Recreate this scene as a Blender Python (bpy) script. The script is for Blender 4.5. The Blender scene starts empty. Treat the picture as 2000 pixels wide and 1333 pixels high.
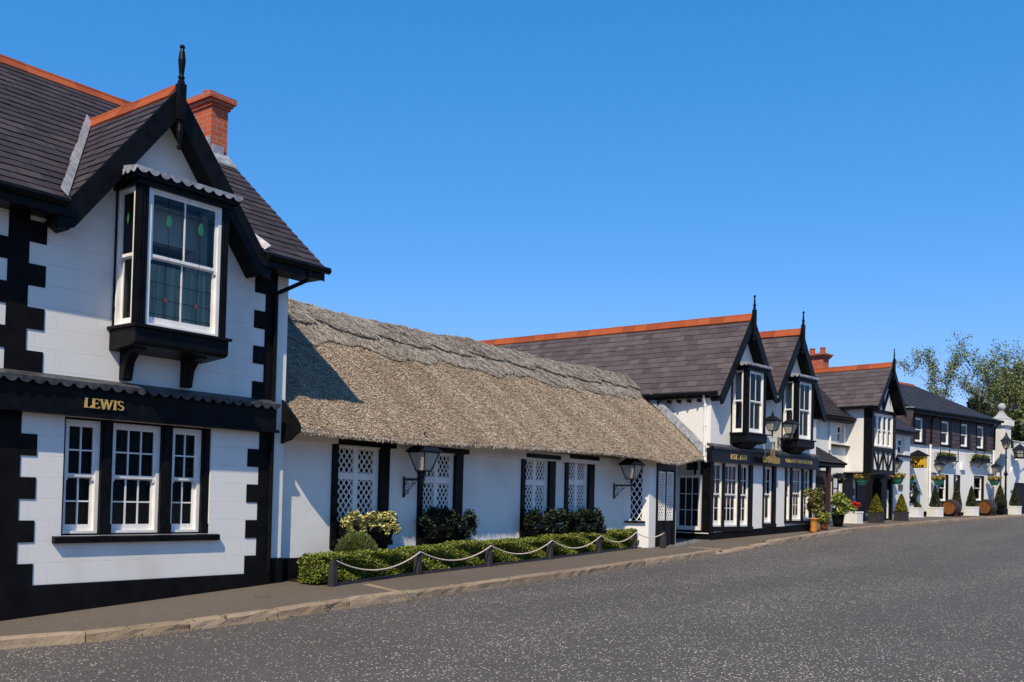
import bpy, bmesh, math, random
import numpy as np
from mathutils import Vector, Matrix
R = math.radians
sc = bpy.context.scene
C = sc.collection
random.seed(7)
rng = np.random.default_rng(11)

# ------------------------------------------------------------------ camera
YAW, PITCH, ROLL = .652, .0234, .0246
CAMP = Vector((-10.634, -13.2, 1.517))
fw = Vector((math.cos(YAW), math.sin(YAW), 0)); rt = Vector((math.sin(YAW), -math.cos(YAW), 0)); up = Vector((0, 0, 1))
Fv = fw*math.cos(PITCH) + up*math.sin(PITCH); Uv = -fw*math.sin(PITCH) + up*math.cos(PITCH)
R2 = rt*math.cos(ROLL) + Uv*math.sin(ROLL); U2 = -rt*math.sin(ROLL) + Uv*math.cos(ROLL)
cd = bpy.data.cameras.new('camera'); cam = bpy.data.objects.new('camera', cd); C.objects.link(cam)
M = Matrix((R2, U2, -Fv)).transposed().to_4x4(); M.translation = CAMP; cam.matrix_world = M
cd.sensor_width = 36; cd.sensor_fit = 'HORIZONTAL'; cd.lens = 36*1913.3/2000
cd.shift_y = (931.07-666.5)/2000; cd.clip_start = .1; cd.clip_end = 3000
sc.camera = cam

# ------------------------------------------------------------------ world, sun, exposure
SUN_AZ, SUN_EL = 26.0, 49.0        # travel direction from +X towards +Y, elevation
w = bpy.data.worlds.new('World'); sc.world = w; w.use_nodes = True
nt = w.node_tree; bg = nt.nodes['Background']
sky = nt.nodes.new('ShaderNodeTexSky'); sky.sky_type = 'NISHITA'; sky.sun_disc = False
sky.sun_elevation = R(SUN_EL); sky.sun_rotation = R(270-SUN_AZ)
sky.altitude = 0; sky.air_density = 1.0; sky.dust_density = 0; sky.ozone_density = 6
ss = nt.nodes.new('ShaderNodeSeparateColor'); cc_ = nt.nodes.new('ShaderNodeCombineColor'); nt.links.new(sky.outputs[0], ss.inputs[0])
for i, (k, p) in enumerate(((.56, 1.4), (1.84, .68), (3.3, .60))):      # a deep clear blue: grade of the sky per channel
    a = nt.nodes.new('ShaderNodeMath'); a.operation = 'POWER'; a.inputs[1].default_value = p; nt.links.new(ss.outputs[i], a.inputs[0])
    b = nt.nodes.new('ShaderNodeMath'); b.operation = 'MULTIPLY'; b.inputs[1].default_value = k; nt.links.new(a.outputs[0], b.inputs[0]); nt.links.new(b.outputs[0], cc_.inputs[i])
nt.links.new(cc_.outputs[0], bg.inputs[0]); bg.inputs[1].default_value = .09
sd = bpy.data.lights.new('sun', 'SUN'); sun = bpy.data.objects.new('sun', sd); C.objects.link(sun)
sd.energy = 4.6; sd.angle = R(.5); sd.color = (1, .87, .67)
sv = Vector((math.cos(R(SUN_AZ))*math.cos(R(SUN_EL)), math.sin(R(SUN_AZ))*math.cos(R(SUN_EL)), -math.sin(R(SUN_EL))))
sun.rotation_euler = sv.to_track_quat('-Z', 'Y').to_euler(); sun.location = (-20, -20, 30)
vs = sc.view_settings; vs.view_transform = 'Standard'; vs.look = 'None'; vs.gamma = 1; vs.exposure = .15
sc.render.engine = 'CYCLES'; sc.cycles.max_bounces = 8; sc.cycles.transparent_max_bounces = 12

# ------------------------------------------------------------------ materials
def nodes(m):
    m.use_nodes = True; n = m.node_tree; return n, n.nodes['Principled BSDF']
def mat(name, col, rough=.6, spec=.4, col2=None, scale=4, detail=4, island=None, bump=0, bscale=40, metal=0, stretch=None, mixr=(.35, .65)):
    m = bpy.data.materials.new(name); n, b = nodes(m); L = n.links
    b.inputs['Base Color'].default_value = (*col, 1); b.inputs['Roughness'].default_value = rough
    b.inputs['Specular IOR Level'].default_value = spec; b.inputs['Metallic'].default_value = metal
    geo = n.nodes.new('ShaderNodeNewGeometry'); out = None
    pos = geo.outputs['Position']
    if stretch:
        mp = n.nodes.new('ShaderNodeMapping'); mp.inputs['Scale'].default_value = stretch; L.new(pos, mp.inputs[0]); pos = mp.outputs[0]
    def mix(f, a, bb):
        x = n.nodes.new('ShaderNodeMix'); x.data_type = 'RGBA'
        for s, v in ((x.inputs[0], f), (x.inputs[6], a), (x.inputs[7], bb)):
            if hasattr(v, 'node'): L.new(v, s)
            elif isinstance(v, tuple): s.default_value = (*v, 1)
            else: s.default_value = v
        return x.outputs[2]
    c = col
    if col2:
        t = n.nodes.new('ShaderNodeTexNoise'); t.inputs['Scale'].default_value = scale; t.inputs['Detail'].default_value = detail; L.new(pos, t.inputs[0])
        r = n.nodes.new('ShaderNodeMapRange'); r.inputs[1].default_value = mixr[0]; r.inputs[2].default_value = mixr[1]; L.new(t.outputs[0], r.inputs[0])
        c = mix(r.outputs[0], c, col2)
    if island:
        rp = n.nodes.new('ShaderNodeValToRGB'); e = rp.color_ramp.elements
        while len(e) < len(island): e.new(.5)
        for i, k in enumerate(island): e[i].position = i/(len(island)-1); e[i].color = (*k, 1)
        L.new(geo.outputs['Random Per Island'], rp.inputs[0])
        c = mix(.72 if col2 else 1.0, c, rp.outputs[0])
    if hasattr(c, 'node'): L.new(c, b.inputs['Base Color'])
    if bump:
        t = n.nodes.new('ShaderNodeTexNoise'); t.inputs['Scale'].default_value = bscale; t.inputs['Detail'].default_value = 5; L.new(pos, t.inputs[0])
        bp = n.nodes.new('ShaderNodeBump'); bp.inputs['Strength'].default_value = bump; bp.inputs['Distance'].default_value = .02
        L.new(t.outputs[0], bp.inputs['Height']); L.new(bp.outputs[0], b.inputs['Normal'])
    return m
WHITE = mat('white_masonry_paint', (.79, .77, .71), .55, .3, (.62, .59, .52), 1.3, 7, bump=.12, bscale=18, stretch=(1, 1, .4), mixr=(.48, .85))
ROUGHCAST = mat('white_limewash', (.79, .77, .71), .7, .2, (.64, .61, .54), .9, 7, bump=.22, bscale=7, mixr=(.45, .85))
FRAME = mat('white_gloss_paint', (.83, .81, .76), .3, .5, (.75, .73, .68), 6, 4)
BLACK = mat('black_gloss_paint', (.004, .004, .0045), .38, .10, (.008, .008, .009), 5, 4, bump=.06, bscale=30)
BLACKM = mat('black_masonry_paint', (.004, .004, .0045), .65, .10, (.008, .008, .009), 3, 5, bump=.25, bscale=25)
IRON = mat('black_ironwork', (.008, .008, .009), .4, .25)
LEAD = mat('grey_lead_sheet', (.20, .21, .23), .45, .4, (.38, .39, .41), 9, 6, bump=.3, bscale=22)
LEADD = mat('dark_lead_sheet', (.026, .027, .031), .5, .25, (.075, .076, .082), 8, 6, bump=.3, bscale=20)
SLATE = mat('blue_grey_slate', (.045, .033, .034), .6, .14, (.066, .050, .050), 3, 5, island=((.034, .027, .029), (.046, .036, .039), (.056, .044, .047), (.074, .060, .060)), bump=.25, bscale=35)
SLATEP = mat('weathered_purple_slate', (.074, .056, .058), .65, .18, (.098, .080, .078), 1.2, 6, island=((.056, .043, .046), (.080, .060, .063), (.090, .073, .073), (.118, .100, .092)), bump=.3, bscale=30)
SLATED = mat('dark_blue_slate', (.036, .031, .032), .6, .2, (.05, .044, .044), 1.6, 6, island=((.028, .024, .026), (.046, .040, .041)), bump=.2, bscale=30)
SLATEH = mat('hung_purple_slate', (.060, .040, .042), .6, .3, (.09, .065, .066), 3, 5, island=((.045, .030, .032), (.085, .060, .060)), bump=.2, bscale=30)
UNDER = mat('dark_roof_felt', (.012, .011, .012), .8, .1)
CLAY = mat('red_clay_tile', (.34, .070, .022), .75, .15, (.19, .050, .024), 5, 6, island=((.24, .055, .022), (.38, .085, .026), (.33, .105, .045)), bump=.25, bscale=25)
TERRA = mat('orange_terracotta', (.55, .22, .035), .5, .4, (.45, .16, .03), 8, 4)
TERRA2 = mat('red_terracotta', (.38, .13, .05), .7, .2, (.28, .09, .04), 8, 4)
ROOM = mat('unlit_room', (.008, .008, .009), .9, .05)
CURT = mat('pale_green_curtain', (.55, .56, .42), .9, .1, (.30, .31, .24), 3, 2, stretch=(6, 6, .2))
CURTW = mat('net_curtain', (.50, .52, .46), .9, .1, (.22, .24, .21), 3, 2, stretch=(6, 6, .2))
BLIND = mat('grey_blind', (.045, .047, .05), .9, .1)
GOLD = mat('gold_leaf', (.95, .62, .20), .3, .6, metal=.55)
GOLDD = mat('aged_gold_leaf', (.42, .29, .09), .4, .5, metal=.5)
YELLOW = mat('yellow_enamel', (.70, .40, .02), .4, .5)
GREENM = mat('stained_green_glass', (.03, .16, .07), .2, .5)
REDM = mat('stained_red_glass', (.18, .05, .03), .2, .5)
BOWL = mat('green_enamel', (.012, .14, .085), .35, .5)
WOOD = mat('varnished_oak', (.24, .095, .024), .35, .4, (.10, .038, .012), 2, 6, stretch=(14, 14, 1.2))
WOODD = mat('dark_brown_oak', (.06, .022, .012), .45, .4, (.035, .014, .009), 2, 6, stretch=(1.5, 1.5, 12))
HOOP = mat('dark_iron_hoop', (.035, .033, .034), .5, .4)
POSTM = mat('charcoal_painted_timber', (.045, .040, .042), .6, .3, (.028, .026, .028), 5, 5, bump=.2, bscale=20)
ROPE = mat('cream_rope', (.66, .57, .49), .8, .1, (.42, .35, .29), 60, 2)
BARK = mat('grey_bark', (.12, .085, .07), .85, .1, (.06, .045, .04), 5, 5, bump=.5, bscale=20)
PLASTIC = mat('white_plastic', (.8, .8, .79), .35, .5)
SOIL = mat('dark_soil', (.03, .022, .016), .9, .1, (.015, .011, .009), 20, 4, bump=.6, bscale=40)
PAPER = mat('printed_card', (.62, .62, .64), .7, .2)
PLATE = mat('dark_bronze_plaque', (.06, .045, .035), .4, .5)
MILK = mat('frosted_lamp_glass', (.46, .44, .36), .25, .5, (.36, .35, .30), 6, 3)
STONE = mat('grey_coping_stone', (.46, .45, .44), .7, .2, (.34, .34, .33), 6, 5, bump=.3, bscale=20)
def leafm(n, *cols): return mat(n, cols[0], .5, .3, island=cols)
HEDGE = leafm('clipped_box_leaf', (.045, .065, .010), (.11, .145, .020), (.25, .27, .040), (.15, .19, .028))
DARKLEAF = leafm('dark_trailing_leaf', (.006, .011, .007), (.018, .028, .015), (.035, .05, .025))
VARIEG = leafm('cream_variegated_leaf', (.45, .40, .13), (.62, .56, .24), (.34, .33, .07), (.20, .19, .06))
OLIVE = leafm('feathery_olive_leaf', (.055, .080, .020), (.10, .13, .035), (.15, .18, .05))
LIME = leafm('lime_leaf', (.10, .16, .02), (.26, .32, .05), (.40, .40, .10), (.16, .22, .04))
BRONZE = leafm('bronze_green_leaf', (.09, .09, .03), (.20, .19, .05), (.26, .22, .08), (.12, .13, .04))
CONE = leafm('golden_conifer_leaf', (.13, .12, .012), (.24, .20, .02), (.18, .19, .02))
FIR = leafm('dark_conifer_leaf', (.035, .048, .020), (.065, .080, .034), (.085, .090, .042))
TREEL = leafm('spring_tree_leaf', (.12, .155, .045), (.18, .21, .07), (.22, .235, .09))
IVY = leafm('ivy_leaf', (.022, .035, .010), (.05, .070, .018), (.085, .105, .028))
BUSHL = leafm('hazel_bush_leaf', (.05, .075, .016), (.09, .115, .026), (.13, .15, .04))
FLOWY = leafm('yellow_flower', (.45, .34, .07), (.50, .45, .16), (.28, .28, .06), (.35, .16, .10))
FLOWR = leafm('red_flower', (.45, .02, .02), (.60, .05, .03))
FLOWW = leafm('white_flower', (.6, .6, .62), (.75, .75, .78))
WEED = leafm('kerb_weed', (.08, .12, .02), (.16, .20, .04))

def glass():
    m = bpy.data.materials.new('window_glass'); m.use_nodes = True; n = m.node_tree; L = n.links
    for x in list(n.nodes):
        if x.type == 'BSDF_PRINCIPLED': n.nodes.remove(x)
    tr = n.nodes.new('ShaderNodeBsdfTransparent'); tr.inputs[0].default_value = (.80, .84, .84, 1)
    gl = n.nodes.new('ShaderNodeBsdfGlossy'); gl.inputs['Roughness'].default_value = .015
    fr = n.nodes.new('ShaderNodeFresnel'); fr.inputs[0].default_value = 1.34
    mx = n.nodes.new('ShaderNodeMixShader'); L.new(fr.outputs[0], mx.inputs[0]); L.new(tr.outputs[0], mx.inputs[1]); L.new(gl.outputs[0], mx.inputs[2])
    L.new(mx.outputs[0], n.nodes['Material Output'].inputs[0]); return m
GLASS = glass()

def blockwork():   # painted ashlar: fine grooves between courses, in world metres on the X-Z plane
    m = mat('white_painted_ashlar', (.79, .77, .71), .5, .35, (.62, .59, .52), 1.1, 7, stretch=(1, 1, .4), mixr=(.48, .85)); n = m.node_tree; L = n.links; b = n.nodes['Principled BSDF']
    geo = n.nodes.new('ShaderNodeNewGeometry'); sp = n.nodes.new('ShaderNodeSeparateXYZ'); L.new(geo.outputs['Position'], sp.inputs[0])
    cb = n.nodes.new('ShaderNodeCombineXYZ'); L.new(sp.outputs[0], cb.inputs[0])
    sb = n.nodes.new('ShaderNodeMath'); sb.operation = 'SUBTRACT'; sb.inputs[1].default_value = .194; L.new(sp.outputs[2], sb.inputs[0]); L.new(sb.outputs[0], cb.inputs[1])
    br = n.nodes.new('ShaderNodeTexBrick'); L.new(cb.outputs[0], br.inputs[0])
    br.inputs['Scale'].default_value = 1; br.inputs['Brick Width'].default_value = .58; br.inputs['Row Height'].default_value = .2925
    br.inputs['Mortar Size'].default_value = .0045; br.inputs['Mortar Smooth'].default_value = .25; br.inputs['Bias'].default_value = 0
    for i, v in (('Color1', .8), ('Color2', .8), ('Mortar', .2)): br.inputs[i].default_value = (v, v, v, 1)
    no = n.nodes.new('ShaderNodeTexNoise'); no.inputs['Scale'].default_value = 14; no.inputs['Detail'].default_value = 6; L.new(geo.outputs['Position'], no.inputs[0])
    ad = n.nodes.new('ShaderNodeMath'); ad.operation = 'MULTIPLY_ADD'; ad.inputs[1].default_value = .12; L.new(no.outputs[0], ad.inputs[0]); L.new(br.outputs['Color'], ad.inputs[2])
    bp = n.nodes.new('ShaderNodeBump'); bp.inputs['Strength'].default_value = .65; bp.inputs['Distance'].default_value = .012
    L.new(ad.outputs[0], bp.inputs['Height']); L.new(bp.outputs[0], b.inputs['Normal']); return m
ASHLAR = blockwork()

def brickm():
    m = mat('red_brick', (.4, .1, .05), .75, .2); n = m.node_tree; L = n.links; b = n.nodes['Principled BSDF']
    geo = n.nodes.new('ShaderNodeNewGeometry'); sp = n.nodes.new('ShaderNodeSeparateXYZ'); L.new(geo.outputs['Position'], sp.inputs[0])
    ad = n.nodes.new('ShaderNodeMath'); L.new(sp.outputs[0], ad.inputs[0]); L.new(sp.outputs[1], ad.inputs[1])
    cb = n.nodes.new('ShaderNodeCombineXYZ'); L.new(ad.outputs[0], cb.inputs[0]); L.new(sp.outputs[2], cb.inputs[1])
    br = n.nodes.new('ShaderNodeTexBrick'); L.new(cb.outputs[0], br.inputs[0]); br.inputs['Scale'].default_value = 1
    br.inputs['Brick Width'].default_value = .28; br.inputs['Row Height'].default_value = .105; br.inputs['Mortar Size'].default_value = .007
    br.inputs['Color1'].default_value = (.50, .115, .05, 1); br.inputs['Color2'].default_value = (.38, .08, .04, 1); br.inputs['Mortar'].default_value = (.34, .24, .19, 1)
    L.new(br.outputs[0], b.inputs[0])
    bp = n.nodes.new('ShaderNodeBump'); bp.invert = True; bp.inputs['Strength'].default_value = .5; bp.inputs['Distance'].default_value = .008
    L.new(br.outputs['Fac'], bp.inputs['Height']); L.new(bp.outputs[0], b.inputs['Normal']); return m
BRICK = brickm()

def asphalt(name, c1, c2, chip, chipscale, thr, seed=0, warm=None):
    m = bpy.data.materials.new(name); n, b = nodes(m); L = n.links; b.inputs['Roughness'].default_value = .85; b.inputs['Specular IOR Level'].default_value = .25
    geo = n.nodes.new('ShaderNodeNewGeometry'); P = geo.outputs['Position']
    def noise(s, d=4):
        t = n.nodes.new('ShaderNodeTexNoise'); t.inputs['Scale'].default_value = s; t.inputs['Detail'].default_value = d; L.new(P, t.inputs[0]); return t.outputs[0]
    def rng_(v, a, bb, c=0, d=1):
        r = n.nodes.new('ShaderNodeMapRange'); L.new(v, r.inputs[0])
        for i, x in enumerate((a, bb, c, d)): r.inputs[i+1].default_value = x
        return r.outputs[0]
    def mth(op, a, bb):
        x = n.nodes.new('ShaderNodeMath'); x.operation = op
        for s, v in ((x.inputs[0], a), (x.inputs[1], bb)):
            if hasattr(v, 'node'): L.new(v, s)
            else: s.default_value = v
        return x.outputs[0]
    def mix(f, a, bb):
        x = n.nodes.new('ShaderNodeMix'); x.data_type = 'RGBA'; L.new(f, x.inputs[0])
        for s, v in ((x.inputs[6], a), (x.inputs[7], bb)):
            if hasattr(v, 'node'): L.new(v, s)
            else: s.default_value = (*v, 1)
        return x.outputs[2]
    base = mix(rng_(noise(70, 3), .38, .62), c1, c2)
    if warm: base = mix(rng_(noise(.5, 4), .35, .75), base, warm)
    vo = n.nodes.new('ShaderNodeTexVoronoi'); vo.inputs['Scale'].default_value = chipscale; vo.inputs['Randomness'].default_value = 1; L.new(P, vo.inputs['Vector'])
    sp = n.nodes.new('ShaderNodeSeparateColor'); L.new(vo.outputs['Color'], sp.inputs[0])
    mpd = n.nodes.new('ShaderNodeMapping'); mpd.inputs['Scale'].default_value = (.10, .55, 1); L.new(P, mpd.inputs[0]); tn = n.nodes.new('ShaderNodeTexNoise'); tn.inputs['Scale'].default_value = 1; tn.inputs['Detail'].default_value = 5; L.new(mpd.outputs[0], tn.inputs[0])
    dens = rng_(tn.outputs[0], .38, .62, thr*.45, thr*1.35)        # share of cells that carry a pale chip
    size = mth('MULTIPLY_ADD', sp.outputs[1], .28); size.node.inputs[2].default_value = .12
    near = mth('LESS_THAN', vo.outputs['Distance'], size)
    pick = mth('LESS_THAN', sp.outputs[0], dens)
    chips = mth('MULTIPLY', near, pick)
    cc = mix(sp.outputs[2], chip, tuple(x*.55 for x in chip))
    L.new(mix(chips, base, cc), b.inputs[0])
    h = mth('ADD', vo.outputs['Distance'], noise(90, 2))
    bp = n.nodes.new('ShaderNodeBump'); bp.inputs['Strength'].default_value = .6; bp.inputs['Distance'].default_value = .012; L.new(h, bp.inputs['Height']); L.new(bp.outputs[0], b.inputs['Normal'])
    return m
ROADM = asphalt('chipped_asphalt', (.058, .051, .046), (.130, .114, .102), (.66, .58, .48), 32, .60, warm=(.080, .069, .061))
PAVEM = asphalt('brown_asphalt', (.106, .087, .069), (.156, .130, .104), (.33, .28, .22), 40, .16, warm=(.120, .092, .068))
EARTH = mat('rough_grass_earth', (.06, .075, .025), .9, .1, (.09, .075, .045), .2, 6)
KERBM = mat('brown_kerb_granite', (.30, .225, .155), .8, .2, (.16, .105, .07), 9, 6, island=((.25, .185, .125), (.36, .275, .19), (.30, .22, .145)), bump=.5, bscale=30)
STRAW = mat('straw_butt', (.25, .175, .10), .8, .15, (.60, .51, .41), 1.0, 4, stretch=(1.5, .25, .25), mixr=(.40, .60), island=((.15, .112, .080), (.34, .26, .185), (.44, .35, .255), (.50, .405, .30), (.56, .47, .365)))
STRAWG = mat('weathered_ridge_straw', (.17, .14, .11), .8, .15, (.40, .36, .31), 1.0, 5, stretch=(1.2, .8, .8), mixr=(.40, .60), island=((.13, .11, .088), (.26, .228, .192), (.33, .295, .255), (.42, .38, .33)))
THATCH = mat('packed_straw', (.24, .185, .135), .9, .05, (.36, .29, .215), 9, 6, bump=.9, bscale=45, stretch=(1, 1, 1))
THATCHD = mat('weathered_packed_straw', (.20, .175, .145), .9, .05, (.29, .26, .22), 9, 6, bump=.9, bscale=40)

# ------------------------------------------------------------------ objects and mesh helpers
def tag(o, label=None, cat=None, group=None, kind=None):
    for k, v in (('label', label), ('category', cat), ('group', group), ('kind', kind)):
        if v: o[k] = v
    return o
def thing(name, loc, rz=0, label=None, cat=None, group=None):
    o = bpy.data.objects.new(name, None); C.objects.link(o); o.location = loc; o.rotation_euler = (0, 0, rz); o.empty_display_size = .2
    return tag(o, label, cat, group)
def copy_tree(o, parent=None):
    c = o.copy(); C.objects.link(c)
    if parent: c.parent = parent
    for ch in list(o.children): copy_tree(ch, c)
    return c
def link(name, me, parent=None):
    o = bpy.data.objects.new(name, me); C.objects.link(o)
    if parent: o.parent = parent
    return o
class MB:
    def __init__(s, T=None): s.v = []; s.f = []; s.m = []; s.T = T
    def add(s, vs, fs, mi=0):
        b = len(s.v)
        if s.T:
            ox, oy, ux, uy = s.T
            vs = [(ox+u*ux-n*uy, oy+u*uy+n*ux, z) for u, n, z in vs]
        s.v += vs; s.f += [tuple(i+b for i in f) for f in fs]; s.m += [mi]*len(fs); return s
    def box(s, a0, a1, o0, o1, z0, z1, mi=0):
        return s.add([(a, o, z) for z in (z0, z1) for o in (o0, o1) for a in (a0, a1)], [(0, 2, 3, 1), (4, 5, 7, 6), (0, 1, 5, 4), (2, 6, 7, 3), (0, 4, 6, 2), (1, 3, 7, 5)], mi)
    def loft(s, A, B, mi=0):
        n = len(A); return s.add(list(A)+list(B), [tuple(range(n))[::-1], tuple(range(n, 2*n))]+[(i, (i+1) % n, n+(i+1) % n, n+i) for i in range(n)], mi)
    def az(s, poly, o0, o1, mi=0): return s.loft([(a, o0, z) for a, z in poly], [(a, o1, z) for a, z in poly], mi)
    def oz(s, poly, a0, a1, mi=0): return s.loft([(a0, o, z) for o, z in poly], [(a1, o, z) for o, z in poly], mi)
    def ao(s, poly, z0, z1, mi=0): return s.loft([(a, o, z0) for a, o in poly], [(a, o, z1) for a, o in poly], mi)
    def bar(s, p, q, w, h, mi=0, upv=(0, 0, 1)):
        p = Vector(p); q = Vector(q); d = (q-p).normalized(); u = Vector(upv)
        if abs(d.dot(u)) > .98: u = Vector((0, 1, 0))
        x = d.cross(u).normalized(); y = x.cross(d)
        k = [x*(w/2*i)+y*(h/2*j) for i, j in ((-1, -1), (1, -1), (1, 1), (-1, 1))]
        return s.loft([tuple(p+c) for c in k], [tuple(q+c) for c in k], mi)
    def tube(s, pts, r, n=6, mi=0):
        pts = [Vector(p) for p in pts]; rings = []
        rr = r if isinstance(r, (list, tuple)) else [r]*len(pts)
        for i, p in enumerate(pts):
            d = (pts[min(i+1, len(pts)-1)]-pts[max(i-1, 0)]).normalized(); u = Vector((0, 0, 1)) if abs(d.z) < .95 else Vector((0, 1, 0))
            x = d.cross(u).normalized(); y = x.cross(d)
            rings.append([tuple(p+(x*math.cos(2*math.pi*k/n)+y*math.sin(2*math.pi*k/n))*rr[i]) for k in range(n)])
        vs = [v for r_ in rings for v in r_]; fs = [tuple(range(n))[::-1], tuple(range((len(pts)-1)*n, len(pts)*n))]
        for i in range(len(pts)-1): fs += [(i*n+k, i*n+(k+1) % n, (i+1)*n+(k+1) % n, (i+1)*n+k) for k in range(n)]
        return s.add(vs, fs, mi)
    def lathe(s, x, y, prof, n=12, mi=0, rot=0):
        vs = [(x+r*math.cos(2*math.pi*k/n+rot), y+r*math.sin(2*math.pi*k/n+rot), z) for r, z in prof for k in range(n)]
        fs = [tuple(range(n))[::-1], tuple(range((len(prof)-1)*n, len(prof)*n))]
        for i in range(len(prof)-1): fs += [(i*n+k, i*n+(k+1) % n, (i+1)*n+(k+1) % n, (i+1)*n+k) for k in range(n)]
        return s.add(vs, fs, mi)
    def build(s, name, mats, parent=None, smooth=False, bevel=0, fix=True):
        me = bpy.data.meshes.new(name); me.from_pydata(s.v, [], s.f)
        for m in (mats if isinstance(mats, (list, tuple)) else [mats]): me.materials.append(m)
        if any(s.m): me.polygons.foreach_set('material_index', s.m)
        if fix:
            b = bmesh.new(); b.from_mesh(me); bmesh.ops.recalc_face_normals(b, faces=b.faces); b.to_mesh(me); b.free()
        if smooth: me.polygons.foreach_set('use_smooth', [True]*len(me.polygons))
        me.update(); o = link(name, me, parent)
        if bevel:
            md = o.modifiers.new('bevel', 'BEVEL'); md.width = bevel; md.segments = 2; md.limit_method = 'ANGLE'; md.angle_limit = R(40)
        return o
def wallcells(mb, a0, a1, z0, z1, o0, o1, holes, mi=0):      # a wall slab with rectangular openings, only outer faces
    A = sorted({a0, a1, *[h[0] for h in holes], *[h[1] for h in holes]}); Z = sorted({z0, z1, *[h[2] for h in holes], *[h[3] for h in holes]})
    full = {}
    for i in range(len(A)-1):
        for j in range(len(Z)-1):
            x, z = (A[i]+A[i+1])/2, (Z[j]+Z[j+1])/2
            full[i, j] = not any(h[0] < x < h[1] and h[2] < z < h[3] for h in holes)
    for (i, j), ok in full.items():
        if not ok: continue
        p, q, r, t = A[i], A[i+1], Z[j], Z[j+1]
        mb.add([(p, o0, r), (q, o0, r), (q, o0, t), (p, o0, t)], [(0, 1, 2, 3)], mi)
        mb.add([(p, o1, r), (q, o1, r), (q, o1, t), (p, o1, t)], [(3, 2, 1, 0)], mi)
        for di, dj, e in ((-1, 0, ((p, r), (p, t))), (1, 0, ((q, t), (q, r))), (0, -1, ((q, r), (p, r))), (0, 1, ((p, t), (q, t)))):
            if not full.get((i+di, j+dj), False):
                (x0, y0), (x1, y1) = e; mb.add([(x0, o0, y0), (x1, o0, y1), (x1, o1, y1), (x0, o1, y0)], [(0, 1, 2, 3)], mi)
    return mb
def quads(name, c, t1, t2, m, parent=None, attach=None):      # many small quads: centres, half-edge vectors
    n = len(c); v = np.empty((n, 4, 3), np.float32)
    v[:, 0] = c-t1-t2; v[:, 1] = c+t1-t2; v[:, 2] = c+t1+t2; v[:, 3] = c-t1+t2
    me = bpy.data.meshes.new(name); me.vertices.add(4*n); me.vertices.foreach_set('co', v.ravel())
    me.loops.add(4*n); me.loops.foreach_set('vertex_index', np.arange(4*n, dtype=np.int32))
    me.polygons.add(n); me.polygons.foreach_set('loop_start', np.arange(0, 4*n, 4, dtype=np.int32))
    me.update(calc_edges=True); me.materials.append(m)
    return link(name, me, parent)
def rv(n):
    d = rng.normal(size=(n, 3)); return d/np.linalg.norm(d, axis=1)[:, None]
def leaves(name, pts, size, m, parent, up=.3, aspect=.6, var=.4):
    n = len(pts); nrm = rv(n); nrm[:, 2] = np.abs(nrm[:, 2])+up; nrm /= np.linalg.norm(nrm, axis=1)[:, None]
    a = np.cross(nrm, rv(n)); a /= np.linalg.norm(a, axis=1)[:, None]; b = np.cross(nrm, a)
    s = (size*(1+var*(rng.random(n)*2-1)))[:, None]
    return quads(name, np.asarray(pts, np.float32), a*s/2, b*s/2*aspect, m, parent)
def blob(n, cx, cy, cz, rx, ry, rz, shell=.5, lumps=0):
    d = rv(n); r = (shell+(1-shell)*rng.random(n))
    if lumps:
        k = rng.normal(size=(lumps, 3)); k /= np.linalg.norm(k, axis=1)[:, None]
        r *= .78+.34*np.clip((d@k.T).max(1)*2-1, 0, 1)
    return np.stack([cx+d[:, 0]*r*rx, cy+d[:, 1]*r*ry, cz+d[:, 2]*r*rz], 1)

# ground height along the street (it climbs to the right)
GXs = [-400, -30, -4.39, 0, 16.5, 25.1, 55, 70, 400]; GZs = [-1.4, -1.2, -.25, 0, .43, .76, 1.40, 1.47, 1.47]
def g(x): return float(np.interp(x, GXs, GZs))

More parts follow.
